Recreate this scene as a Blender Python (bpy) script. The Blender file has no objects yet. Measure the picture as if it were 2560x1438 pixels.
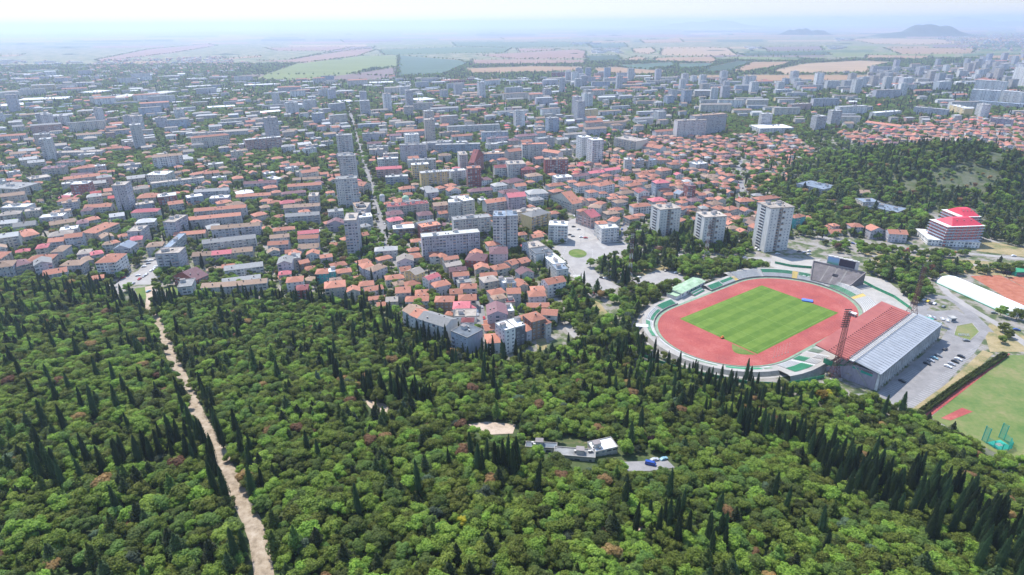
import bpy, math, random
import numpy as np
from mathutils import Vector, Matrix
S = bpy.context.scene
COL = S.collection
rad = math.radians
rnd = random.Random(7)

# ------------------------------------------------------------------ camera
F = 1500.0; TH = math.atan(661 / 1500.0); RO = -0.008; H = 206.0
cam_d = bpy.data.cameras.new("camera"); cam = bpy.data.objects.new("camera", cam_d); COL.objects.link(cam)
cam_d.sensor_width = 36; cam_d.lens = 36 * F / 2560; cam_d.clip_start = 1; cam_d.clip_end = 200000
R_ = Matrix.Rotation(math.pi / 2 - TH, 3, 'X') @ Matrix.Rotation(RO, 3, 'Z')
cam.matrix_world = Matrix.Translation((0, 0, H)) @ R_.to_4x4()
S.camera = cam
# ------------------------------------------------------------------ sky, sun, exposure
SUN_EL = rad(56); SUN_AZ = math.atan2(-0.55, 0.83)       # direction towards the sun, from +Y clockwise
w = bpy.data.worlds.new("World"); S.world = w; w.use_nodes = True
nt = w.node_tree
sky = nt.nodes.new("ShaderNodeTexSky"); sky.sky_type = 'NISHITA'; sky.sun_disc = False
sky.sun_elevation = SUN_EL; sky.sun_rotation = SUN_AZ
sky.air_density = 0.8; sky.dust_density = 0.15; sky.ozone_density = 1.5; sky.altitude = 1200
bg = nt.nodes["Background"]; bg.inputs[1].default_value = 0.15
# sky scaled by elevation: lowest band dulled, upper sky boosted to lift shadow fill
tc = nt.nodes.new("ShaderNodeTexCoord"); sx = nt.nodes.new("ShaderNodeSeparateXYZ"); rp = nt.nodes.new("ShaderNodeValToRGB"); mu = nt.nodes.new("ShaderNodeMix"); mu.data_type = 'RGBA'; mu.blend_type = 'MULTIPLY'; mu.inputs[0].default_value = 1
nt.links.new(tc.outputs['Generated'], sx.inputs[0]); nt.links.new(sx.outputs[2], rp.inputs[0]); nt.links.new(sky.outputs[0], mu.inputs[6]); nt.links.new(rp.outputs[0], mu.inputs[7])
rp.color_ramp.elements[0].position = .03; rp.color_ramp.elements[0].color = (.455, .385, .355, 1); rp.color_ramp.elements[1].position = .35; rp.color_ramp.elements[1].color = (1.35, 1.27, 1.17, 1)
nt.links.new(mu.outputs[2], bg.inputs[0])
sl = bpy.data.lights.new("sun", 'SUN'); sun = bpy.data.objects.new("sun", sl); COL.objects.link(sun)
sl.energy = 2.9; sl.angle = rad(0.5); sl.color = (1.0, 0.955, 0.89)
sd = Vector((math.sin(SUN_AZ) * math.cos(SUN_EL), math.cos(SUN_AZ) * math.cos(SUN_EL), math.sin(SUN_EL)))
sun.rotation_euler = sd.to_track_quat('Z', 'Y').to_euler()
S.view_settings.view_transform = 'Standard'; S.view_settings.look = 'None'
S.view_settings.exposure = 1.14; S.view_settings.gamma = 1
S.render.engine = 'CYCLES'
cy = S.cycles
cy.use_denoising = True; cy.max_bounces = 5; cy.diffuse_bounces = 3; cy.glossy_bounces = 2
cy.transmission_bounces = 2; cy.transparent_max_bounces = 6; cy.volume_bounces = 1
cy.caustics_reflective = False; cy.caustics_refractive = False; cy.sample_clamp_indirect = 5

HAZE_DENSITY = 0.000105
# ------------------------------------------------------------------ where things stand
def sstep(a, b, x):
    t = min(1, max(0, (x - a) / (b - a))); return t * t * (3 - 2 * t)
EX = [-900, -456, -258, -87, 5, 100, 191, 266, 600]; EY = [560, 493, 450, 415, 353, 330, 302, 250, 180]
def terr(x, y):
    z = 0.0
    if y < 520:
        d = float(np.interp(x, EX, EY)) - 12 - y
        if d > 0: z += 36 * sstep(0, 260, d) 
    if 250 < x < 1100 and 560 < y < 1200:
        z += 50 * math.exp(-(((x - 590) / 150) ** 2 + ((y - 800) / 120) ** 2)) * sstep(560, 640, y)
    return z
def ray(px, py):
    x = px - 1280; y = 719 - py
    X = x * math.cos(RO) - y * math.sin(RO); Y = x * math.sin(RO) + y * math.cos(RO)
    return (X, F * math.cos(TH) + Y * math.sin(TH), -F * math.sin(TH) + Y * math.cos(TH))
def G(px, py, z=0.0, flat=False):
    """photo pixel -> world point at height z above the ground"""
    r = ray(px, py)
    if r[2] >= -1e-3: r = (r[0], r[1], -1e-3)
    h = z
    t = (h - H) / r[2]; x, y = r[0] * t, r[1] * t
    if flat or (y > 1250) or (y > 560 and x < 250): return x, y
    # march towards the terrain
    for k in range(60):
        g = terr(x, y) + z
        zz = H + r[2] * t
        if abs(zz - g) < 0.05: break
        t += (g - zz) / r[2] * 0.6
        x, y = r[0] * t, r[1] * t
    return x, y
def PX(x, y, z):
    z -= H
    Yc = y * math.sin(TH) + z * math.cos(TH); Zc = y * math.cos(TH) - z * math.sin(TH)
    if Zc < 1: return (-9999, -9999)
    X = x * F / Zc; Y = Yc * F / Zc
    return 1280 + X * math.cos(RO) + Y * math.sin(RO), 719 - (-X * math.sin(RO) + Y * math.cos(RO))

# ------------------------------------------------------------------ node helpers
class NT:
    def __init__(s, name):
        s.m = bpy.data.materials.new(name); s.m.use_nodes = True
        s.t = s.m.node_tree; s.b = s.t.nodes["Principled BSDF"]
    def n(s, typ, ins=None, **kw):
        x = s.t.nodes.new("ShaderNode" + typ)
        for k, v in kw.items(): setattr(x, k, v)
        for k, v in (ins or {}).items(): s.put(x.inputs[k], v)
        return x
    def put(s, sock, v):
        if isinstance(v, bpy.types.NodeSocket): s.t.links.new(v, sock)
        elif isinstance(v, (tuple, list)) and len(v) == 3 and sock.type == 'RGBA': sock.default_value = (*v, 1)
        else: sock.default_value = v
    def math(s, op, a, b=0.0, c=0.0):
        x = s.n("Math", {0: a, 1: b, 2: c}, operation=op); return x.outputs[0]
    def mix(s, f, a, b, mode='MIX'):
        x = s.n("Mix", data_type='RGBA', blend_type=mode)
        s.put(x.inputs[0], f); s.put(x.inputs[6], a); s.put(x.inputs[7], b); return x.outputs[2]
    def noise(s, vec, scale, detail=2, rough=.5, out=0):
        x = s.n("TexNoise", {'Scale': scale, 'Detail': detail, 'Roughness': rough})
        if vec is not None: s.put(x.inputs['Vector'], vec)
        return x.outputs[out]
    def ramp(s, f, stops, interp='LINEAR'):
        x = s.n("ValToRGB", {0: f}); cr = x.color_ramp; cr.interpolation = interp
        while len(cr.elements) < len(stops): cr.elements.new(0.5)
        for e, (p, c) in zip(cr.elements, stops): e.position = p; e.color = (*c, 1)
        return x.outputs[0]
    def pos(s): return s.n("NewGeometry").outputs['Position']
    def obj(s): return s.n("TexCoord").outputs['Object']
    def fin(s, col, rough=.85, bump=None, bs=.3, metal=0, spec=.3):
        s.put(s.b.inputs['Base Color'], col); s.put(s.b.inputs['Roughness'], rough)
        s.b.inputs['Metallic'].default_value = metal; s.b.inputs['Specular IOR Level'].default_value = spec
        if bump is not None:
            x = s.n("Bump", {'Height': bump, 'Strength': bs, 'Distance': .2}); s.put(s.b.inputs['Normal'], x.outputs[0])
        return s.m
    def rand(s):
        a = s.n("ObjectInfo").outputs['Random']; b = s.n("NewGeometry").outputs['Random Per Island']
        return s.math('FRACT', s.math('ADD', a, b))

def m_plain(name, col, rough=.8, var=.25, scale=.35, metal=0, spec=.3):
    t = NT(name); p = t.pos()
    n1 = t.noise(p, scale, 4, .6); n2 = t.noise(p, scale * 8, 2)
    f = t.math('MULTIPLY_ADD', n1, .7, t.math('MULTIPLY', n2, .3))
    lo = tuple(c * (1 - var) for c in col); hi = tuple(min(1, c * (1 + var)) for c in col)
    return t.fin(t.ramp(f, [(.3, lo), (.7, hi)]), rough, metal=metal, spec=spec)
def m_roof(name, col, rough=.8):
    t = NT(name); p = t.pos(); r = t.rand()
    lo = tuple(c * .62 for c in col); hi = tuple(min(1, c * 1.22 + .02) for c in col)
    base = t.ramp(t.math('MULTIPLY_ADD', t.noise(p, .9, 4, .65), .65, t.math('MULTIPLY', r, .4)), [(.25, lo), (.85, hi)])
    st = t.noise(p, 5, 2, .7)
    base = t.mix(t.ramp(st, [(.45, (0, 0, 0)), (.75, (.35, .35, .35))]), base, (.20, .15, .12))
    uv = t.n("TexCoord").outputs['UV']
    wv = t.n("TexWave", {'Vector': uv, 'Scale': 1.0, 'Distortion': .3}, bands_direction='X')
    base = t.mix(.12, base, wv.outputs[0], 'MULTIPLY')
    return t.fin(base, rough, bump=wv.outputs[0], bs=.25)
def m_flat(name, col):
    t = NT(name); p = t.pos(); r = t.rand()
    lo = tuple(c * .6 for c in col); hi = tuple(min(1, c * 1.25) for c in col)
    f = t.math('MULTIPLY_ADD', t.noise(p, .25, 5, .7), .8, t.math('MULTIPLY', r, .2))
    b = t.ramp(f, [(.3, lo), (.52, col), (.75, hi)])
    v = t.n("TexVoronoi", {'Vector': p, 'Scale': .22}).outputs['Distance']
    b = t.mix(.25, b, v, 'SOFT_LIGHT')
    return t.fin(b, .85)
def m_wall(name, col):
    t = NT(name); p = t.pos(); r = t.rand()
    s = t.n("Separate" + "XYZ", {0: p})
    cv = t.n("CombineXYZ", {0: s.outputs[0], 1: s.outputs[1], 2: t.math('MULTIPLY', s.outputs[2], .25)}).outputs[0]
    st = t.noise(cv, .7, 4, .65)
    lo = tuple(c * .72 for c in col); hi = tuple(min(1, c * 1.1) for c in col)
    f = t.math('MULTIPLY_ADD', st, .8, t.math('MULTIPLY', r, .2))
    return t.fin(t.ramp(f, [(.3, lo), (.7, hi)]), .85)
def m_facade(name, col, bay=3.2, glass=(.06, .075, .10)):
    """panel-block facade: UV is in metres; windows, glazed and open balconies differ bay by bay"""
    t = NT(name); p = t.pos(); r = t.rand()
    uv = t.n("TexCoord").outputs['UV']; s = t.n("SeparateXYZ", {0: uv})
    U = t.math('DIVIDE', s.outputs[0], bay); V = t.math('DIVIDE', s.outputs[1], 2.9)
    iu = t.math('FLOOR', U); iv = t.math('FLOOR', V); fu = t.math('FRACT', U); fv = t.math('FRACT', V)
    cell = t.n("CombineXYZ", {0: iu, 1: iv, 2: t.math('MULTIPLY', r, 37)}).outputs[0]
    wn = t.n("TexWhiteNoise", {'Vector': cell}, noise_dimensions='3D')
    colr = t.n("CombineXYZ", {0: iu, 1: 0.0, 2: t.math('MULTIPLY', r, 91)}).outputs[0]
    wc = t.n("TexWhiteNoise", {'Vector': colr}, noise_dimensions='3D').outputs[0]
    bal = t.math('GREATER_THAN', wc, .45)
    # window limits: plain bay .28-.72 / balcony bay .06-.94
    du = t.math('ABSOLUTE', t.math('SUBTRACT', fu, .5))
    hw = t.math('MULTIPLY_ADD', bal, .20, .19)
    inx = t.math('LESS_THAN', du, hw)
    iny = t.math('MULTIPLY', t.math('GREATER_THAN', fv, .38), t.math('LESS_THAN', fv, .82))
    win = t.math('MULTIPLY', inx, iny)
    par = t.math('MULTIPLY', t.math('MULTIPLY', bal, inx), t.math('LESS_THAN', fv, .34))
    cv = t.n("CombineXYZ", {0: s.outputs[0], 1: t.math('MULTIPLY', s.outputs[1], .25)}).outputs[0]
    st = t.noise(cv, .45, 4, .65)
    base = t.ramp(t.math('MULTIPLY_ADD', st, .8, t.math('MULTIPLY', r, .2)), [(.3, tuple(c * .7 for c in col)), (.7, tuple(min(1, c * 1.12) for c in col))])
    pc = t.ramp(wn.outputs[0], [(0, tuple(c * .8 for c in col)), (.35, (.62, .60, .56)), (.55, (.40, .36, .30)), (.72, (.22, .30, .38)), (.86, (.55, .36, .28)), (1, (.66, .64, .60))], 'CONSTANT')
    base = t.mix(par, base, pc)
    gl = t.ramp(wn.outputs[0], [(0, glass), (.25, (.22, .24, .26)), (.5, (.10, .12, .15)), (.66, (.42, .41, .39)), (.88, (.18, .22, .27))], 'CONSTANT')
    base = t.mix(win, base, gl)
    joint = t.math('LESS_THAN', fv, .035)
    base = t.mix(t.math('MULTIPLY', joint, .35), base, (.15, .14, .13))
    ro = t.math('MULTIPLY_ADD', win, -.55, .85)
    return t.fin(base, ro)
MAT = {}
def M(k): return MAT[k]
RO_C = dict(o=(.50, .20, .125), p2=(.47, .20, .13), t=(.38, .25, .17), b=(.30, .19, .14), r=(.60, .10, .09), d=(.25, .06, .06), p=(.22, .11, .12), k=(.62, .16, .18),
            g=(.29, .29, .28), l=(.46, .46, .44), n=(.40, .345, .29), w=(.74, .74, .72), s=(.22, .27, .33), c=(.13, .15, .17), e=(.36, .50, .33), a=(.50, .49, .46), u=(.36, .42, .50), y=(.55, .45, .25), m=(.33, .29, .33))
for k, c in RO_C.items():
    MAT['R' + k] = m_roof("roof_" + k, c) 
    MAT['F' + k] = m_flat("flat_roof_" + k, c)
WA_C = dict(w=(.78, .76, .72), c=(.68, .61, .50), b=(.56, .49, .41), g=(.50, .49, .48), l=(.55, .52, .54), y=(.70, .53, .25), k=(.56, .36, .30), r=(.34, .11, .09),
            n=(.28, .19, .14), u=(.40, .45, .52), t=(.08, .40, .38), m=(.42, .37, .42), d=(.17, .17, .18), a=(.62, .60, .56))
for k, c in WA_C.items():
    MAT['W' + k] = m_wall("wall_" + k, c); MAT['X' + k] = m_facade("facade_" + k, c)
def m_glass(name, col=(.04, .055, .075), rough=.15):
    t = NT(name); r = t.rand()
    return t.fin(t.ramp(r, [(0, col), (1, tuple(c * 2.4 for c in col))]), rough, spec=.6)
MAT['glass'] = m_glass("window_glass"); MAT['white'] = m_plain("white_paint", (.75, .75, .73), .6, .08)
MAT['metal'] = m_plain("grey_metal", (.36, .37, .39), .5, .2, metal=.3)
MAT['brick'] = m_plain("chimney_brick", (.20, .12, .09), .9, .3)
MAT['conc'] = m_plain("concrete", (.29, .27, .24), .9, .3, .12)
MAT['concl'] = m_plain("pale_concrete", (.38, .355, .32), .9, .22, .1)
MAT['concd'] = m_plain("dark_concrete", (.25, .22, .21), .9, .3, .15)
MAT['green'] = m_plain("green_paint", (.04, .27, .13), .6, .25, .5)
MAT['greenl'] = m_plain("faded_green_paint", (.21, .29, .20), .7, .3, .3)
MAT['seatw'] = m_plain("white_seat", (.52, .52, .50), .6, .1)
MAT['yel'] = m_plain("yellow_paint", (.66, .48, .12), .7, .15)
MAT['teal'] = m_plain("teal_paint", (.03, .33, .24), .6, .15)
MAT['mred'] = m_plain("red_oxide_steel", (.15, .060, .050), .7, .2)
MAT['dark'] = m_plain("dark_steel", (.05, .045, .055), .6, .2)

# ------------------------------------------------------------------ mesh building
class MB:
    def __init__(s): s.v = []; s.f = []; s.mi = []; s.uv = []
    def quad(s, a, b, c, d, m=0, uv=None):
        i = len(s.v); s.v += [a, b, c, d]; s.f.append((i, i + 1, i + 2, i + 3)); s.mi.append(m)
        s.uv += uv or [(0, 0), (1, 0), (1, 1), (0, 1)]
    def tri(s, a, b, c, m=0, uv=None):
        i = len(s.v); s.v += [a, b, c]; s.f.append((i, i + 1, i + 2)); s.mi.append(m); s.uv += uv or [(0, 0), (1, 0), (.5, 1)]
    def box(s, x0, x1, y0, y1, z0, z1, m=0, top=True, bot=False, rotz=0, cx=0, cy=0):
        P = [(x0, y0, z0), (x1, y0, z0), (x1, y1, z0), (x0, y1, z0), (x0, y0, z1), (x1, y0, z1), (x1, y1, z1), (x0, y1, z1)]
        if rotz:
            c, q = math.cos(rotz), math.sin(rotz); P = [(cx + x * c - y * q, cy + x * q + y * c, z) for x, y, z in P]
        i = len(s.v); s.v += P; h = z1 - z0
        for (a, b, c_, d), L in (((0, 1, 5, 4), x1 - x0), ((1, 2, 6, 5), y1 - y0), ((2, 3, 7, 6), x1 - x0), ((3, 0, 4, 7), y1 - y0)):
            s.f.append((i + a, i + b, i + c_, i + d)); s.mi.append(m); s.uv += [(0, 0), (L, 0), (L, h), (0, h)]
        if top: s.f.append((i + 4, i + 5, i + 6, i + 7)); s.mi.append(m); s.uv += [(x0, y0), (x1, y0), (x1, y1), (x0, y1)]
        if bot: s.f.append((i + 3, i + 2, i + 1, i)); s.mi.append(m); s.uv += [(0, 0)] * 4
    def beam(s, a, b, t, m=0):
        a = Vector(a); b = Vector(b); d = (b - a).normalized()
        u = d.cross(Vector((0, 0, 1)) if abs(d.z) < .9 else Vector((1, 0, 0))).normalized() * t / 2; v = d.cross(u).normalized() * t / 2
        i = len(s.v)
        for q in (a, b):
            for k in (u + v, v - u, -u - v, u - v): s.v.append(tuple(q + k))
        for k in range(4):
            s.f.append((i + k, i + (k + 1) % 4, i + 4 + (k + 1) % 4, i + 4 + k)); s.mi.append(m); s.uv += [(0, 0)] * 4
        for q in ((3, 2, 1, 0), (4, 5, 6, 7)): s.f.append(tuple(i + k for k in q)); s.mi.append(m); s.uv += [(0, 0)] * 4
    def prism(s, pts, z0, z1, m=0, mt=None):
        n = len(pts); i = len(s.v); s.v += [(x, y, z0) for x, y in pts] + [(x, y, z1) for x, y in pts]
        for k in range(n):
            j = (k + 1) % n; L = math.dist(pts[k], pts[j]); h = z1 - z0
            s.f.append((i + k, i + j, i + n + j, i + n + k)); s.mi.append(m); s.uv += [(0, 0), (L, 0), (L, h), (0, h)]
        s.f.append(tuple(i + n + k for k in range(n))); s.mi.append(m if mt is None else mt); s.uv += list(pts)
    def mesh(s, name, mats):
        me = bpy.data.meshes.new(name); me.from_pydata(s.v, [], s.f)
        for m in mats: me.materials.append(m)
        if len(mats) > 1: me.polygons.foreach_set('material_index', s.mi)
        ul = me.uv_layers.new(name='UVMap'); ul.data.foreach_set('uv', np.array(s.uv, dtype=np.float32).ravel())
        me.update(); return me
    def obj(s, name, mats, parent=None, **kw):
        return link(name, s.mesh(name, mats), parent, **kw)
def link(name, me, parent=None, loc=None, rz=None, scale=None):
    o = bpy.data.objects.new(name, me); COL.objects.link(o)
    if parent is not None: o.parent = parent
    if loc is not None: o.location = loc
    if rz is not None: o.rotation_euler[2] = rz
    if scale is not None: o.scale = scale if isinstance(scale, (tuple, list)) else (scale,) * 3
    return o
def tag(o, label=None, cat=None, group=None, kind=None):
    if label: o['label'] = label
    if cat: o['category'] = cat
    if group: o['group'] = group
    if kind: o['kind'] = kind
    return o
def thing(name, label, cat, loc=(0, 0, 0), rz=0, group=None):
    o = bpy.data.objects.new(name, None); COL.objects.link(o); o.location = loc; o.rotation_euler[2] = rz
    return tag(o, label, cat, group)
OCC = np.zeros((1500, 1500), dtype=np.uint8)      # 4 m cells: 1 building, 2 road / open, 4 no tree
def oc(x, y): return int((x + 3000) // 4), int((y - 0) // 4)
def mark_poly(pts, bit, grow=0):
    xs = [p[0] for p in pts]; ys = [p[1] for p in pts]
    i0, j0 = oc(min(xs) - grow, min(ys) - grow); i1, j1 = oc(max(xs) + grow, max(ys) + grow)
    for i in range(max(0, i0), min(1499, i1) + 1):
        for j in range(max(0, j0), min(1499, j1) + 1):
            x = -3000 + i * 4 + 2; y = j * 4 + 2
            if inpoly(x, y, pts) or (grow and min(sdist(x, y, pts[k - 1], pts[k]) for k in range(len(pts))) < grow): OCC[i, j] |= bit
def inpoly(x, y, P):
    c = False; n = len(P); j = n - 1
    for i in range(n):
        if (P[i][1] > y) != (P[j][1] > y) and x < (P[j][0] - P[i][0]) * (y - P[i][1]) / (P[j][1] - P[i][1]) + P[i][0]: c = not c
        j = i
    return c
def sdist(x, y, a, b):
    dx, dy = b[0] - a[0], b[1] - a[1]; L = dx * dx + dy * dy or 1e-9
    t = min(1, max(0, ((x - a[0]) * dx + (y - a[1]) * dy) / L)); return math.hypot(x - a[0] - t * dx, y - a[1] - t * dy)
def occ(x, y):
    i, j = oc(x, y)
    return OCC[i, j] if 0 <= i < 1500 and 0 <= j < 1500 else 0
def GP(pts, z=0.0): return [G(x, y, z) for x, y in pts]

# ------------------------------------------------------------------ ground
def lines(lo, hi, step, far):
    a = list(np.arange(lo, hi + .1, step)); s = step; v = hi
    while v < far: s *= 1.35; v += s; a.append(v)
    s = step; v = lo
    while v > -far: s *= 1.35; v -= s; a.insert(0, v)
    return a
FOREST_R = GP([(1330, 880), (1400, 800), (1480, 745), (1580, 770), (1600, 880), (1750, 945), (1950, 985), (2080, 1000), (2330, 1060), (2470, 1130), (2560, 1180)])
def build_ground():
    xs = lines(-700, 1000, 8, 90000); ys = lines(100, 1250, 8, 90000)
    V = [(x, y, terr(x, y)) for y in ys for x in xs]; nx = len(xs)
    Fc = [(j * nx + i, j * nx + i + 1, (j + 1) * nx + i + 1, (j + 1) * nx + i) for j in range(len(ys) - 1) for i in range(nx - 1)]
    me = bpy.data.meshes.new("ground"); me.from_pydata(V, [], Fc)
    at = me.attributes.new("wood", 'FLOAT', 'POINT')
    vals = []
    for x, y, z in V:
        e = float(np.interp(x, EX, EY)); f = sstep(0, 20, e - y)
        if 250 < x < 1000 and 560 < y < 1200: f = max(f, sstep(3, 10, z) * .75)
        vals.append(f)
    at.data.foreach_set('value', vals)
    t = NT("ground_soil"); p = t.pos()
    n1 = t.noise(p, .012, 5, .6); n2 = t.noise(p, .09, 5, .65); n3 = t.noise(p, .9, 3)
    urb = t.ramp(n2, [(.36, (.055, .085, .03)), (.46, (.12, .14, .06)), (.52, (.25, .225, .19)), (.66, (.32, .295, .27))])
    rur = t.ramp(n1, [(.35, (.05, .085, .03)), (.5, (.16, .17, .07)), (.6, (.30, .24, .15)), (.7, (.08, .12, .04))])
    far = t.math('GREATER_THAN', t.n("SeparateXYZ", {0: p}).outputs[1], 2300)
    c = t.mix(far, urb, rur)
    wd = t.ramp(t.noise(p, .15, 4, .7), [(.4, (.045, .07, .02)), (.6, (.08, .10, .035)), (.75, (.20, .15, .09))])
    a = t.n("Attribute", attribute_name="wood").outputs['Fac']
    c = t.mix(a, c, wd); c = t.mix(.25, c, n3, 'SOFT_LIGHT')
    me.materials.append(t.fin(c, .95)); me.update()
    for q in me.polygons: q.use_smooth = True
    tag(link("ground", me), kind='structure')
build_ground()
def grass_mat(name, a, b, c, s=.08):
    t = NT(name); p = t.pos()
    f = t.math('MULTIPLY_ADD', t.noise(p, s, 5, .65), .75, t.math('MULTIPLY', t.noise(p, s * 12, 3), .25))
    return t.fin(t.ramp(f, [(.36, a), (.5, b), (.66, c)]), .95)
MAT['lawn'] = grass_mat("lawn_grass", (.07, .12, .02), (.12, .18, .035), (.22, .21, .07))
MAT['dry'] = grass_mat("dry_grass", (.12, .15, .05), (.30, .24, .12), (.42, .33, .19))
MAT['sand'] = grass_mat("pale_soil", (.30, .23, .17), (.46, .36, .27), (.56, .46, .36), .15)
MAT['asph'] = grass_mat("asphalt", (.20, .19, .185), (.25, .24, .235), (.31, .29, .28), .12)
MAT['asphl'] = grass_mat("pale_asphalt", (.28, .26, .25), (.34, .32, .30), (.40, .375, .35), .1)
def sheet(name, pts, mat, dz=.05, bit=2, kind='structure', grow=0):
    """a thin level sheet on the ground; pts are world points"""
    b = MB(); cx = sum(p[0] for p in pts) / len(pts); cy_ = sum(p[1] for p in pts) / len(pts)
    z = max(terr(x, y) for x, y in pts + [(cx, cy_)]) + dz
    area = sum(pts[k - 1][0] * pts[k][1] - pts[k][0] * pts[k - 1][1] for k in range(len(pts)))
    if area < 0: pts = pts[::-1]
    b.v = [(x, y, z) for x, y in pts]; b.f = [tuple(range(len(pts)))]; b.mi = [0]; b.uv = list(pts)
    if bit: mark_poly(pts, bit, grow)
    return tag(b.obj(name, [mat]), kind=kind)
def strip(name, cen, width, mat, dz=.08, bit=2, kind='structure', step=6, grow=0):
    """a road laid along world points; follows the terrain"""
    P = []
    for k in range(len(cen) - 1):
        a, c = cen[k], cen[k + 1]; n = max(1, int(math.dist(a, c) / step))
        P += [(a[0] + (c[0] - a[0]) * q / n, a[1] + (c[1] - a[1]) * q / n) for q in range(n)]
    P.append(cen[-1]); v = []; f = []; uv = []
    W = width if isinstance(width, (list, tuple)) else (width, width); m = 4
    for k, p in enumerate(P):
        a = P[max(0, k - 1)]; c = P[min(len(P) - 1, k + 1)]; dx, dy = c[0] - a[0], c[1] - a[1]; L = math.hypot(dx, dy) or 1
        wd = W[0] + (W[1] - W[0]) * k / (len(P) - 1)
        for q in range(m + 1):
            o = (q / m - .5) * wd; x = p[0] + dy / L * o; y = p[1] - dx / L * o; v.append((x, y, terr(x, y) + dz))
    b = MB(); b.v = v
    for k in range(len(P) - 1):
        for q in range(m):
            i = k * (m + 1) + q; b.f.append((i, i + m + 1, i + m + 2, i + 1)[::-1]); b.mi.append(0); b.uv += [(0, 0)] * 4
        if bit: mark_poly([P[k], P[k + 1]], bit, wd / 2 + grow)
    return tag(b.obj(name, [mat]), kind=kind)
# ------------------------------------------------------------------ buildings
MESHC = {}
def shared(key, fn):
    if key not in MESHC: MESHC[key] = fn()
    return MESHC[key]
def win_mesh(w_, h_):
    def f():
        b = MB(); b.box(-w_ / 2, w_ / 2, -.06, .10, 0, h_, 0, bot=True)
        for x0, x1 in ((-w_ / 2 + .12, -.05), (.05, w_ / 2 - .12)):
            b.quad((x0, -.075, .12), (x1, -.075, .12), (x1, -.075, h_ - .12), (x0, -.075, h_ - .12), 1)
        return b.mesh("window", [M('white'), M('glass')])
    return shared(('win', w_, h_), f)
def balc_mesh(w_, mat):
    def f():
        b = MB(); b.box(-w_ / 2, w_ / 2, -1.2, .02, -.18, 0, 0, bot=True)
        b.box(-w_ / 2, w_ / 2, -1.2, -1.1, 0, 1.0, 0)
        for x in (-w_ / 2, w_ / 2 - .1): b.box(x, x + .1, -1.1, 0, 0, 1.0, 0)
        b.quad((-w_ / 2 + .3, -.04, 0), (w_ / 2 - .3, -.04, 0), (w_ / 2 - .3, -.04, 2.2), (-w_ / 2 + .3, -.04, 2.2), 1)
        return b.mesh("balcony", [M(mat), M('glass')])
    return shared(('bal', w_, mat), f)
def stack_mesh(n, mat):
    def f():
        b = MB(); h = n * 2.9; b.box(-1.5, 1.5, -1.15, .02, .6, h - .2, 0, bot=True)
        for k in range(n): b.box(-1.62, 1.62, -1.28, .0, k * 2.9 + .55, k * 2.9 + .68, 1, bot=True)
        return b.mesh("balcony_stack", [M(mat), M('concl')])
    return shared(('stk', n, mat), f)
def chim_mesh(h):
    def f():
        b = MB(); b.box(-.35, .35, -.3, .3, -1.2, h, 0); b.box(-.45, .45, -.4, .4, h, h + .15, 1, bot=True)
        return b.mesh("chimney", [M('brick'), M('concl')])
    return shared(('ch', h), f)
def vent_mesh(k):
    def f():
        b = MB()
        if k == 0: b.box(-1.8, 1.8, -1.5, 1.5, -.1, 2.4, 0); b.box(-2, 2, -1.7, 1.7, 2.4, 2.6, 1, bot=True)
        else: b.box(-.5, .5, -.35, .35, -.1, 1.1, 1); b.box(-.6, .6, -.45, .45, 1.1, 1.2, 0, bot=True)
        return b.mesh("roof_hut", [M('Wa'), M('concd')])
    return shared(('vent', k), f)
REC = []
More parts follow.
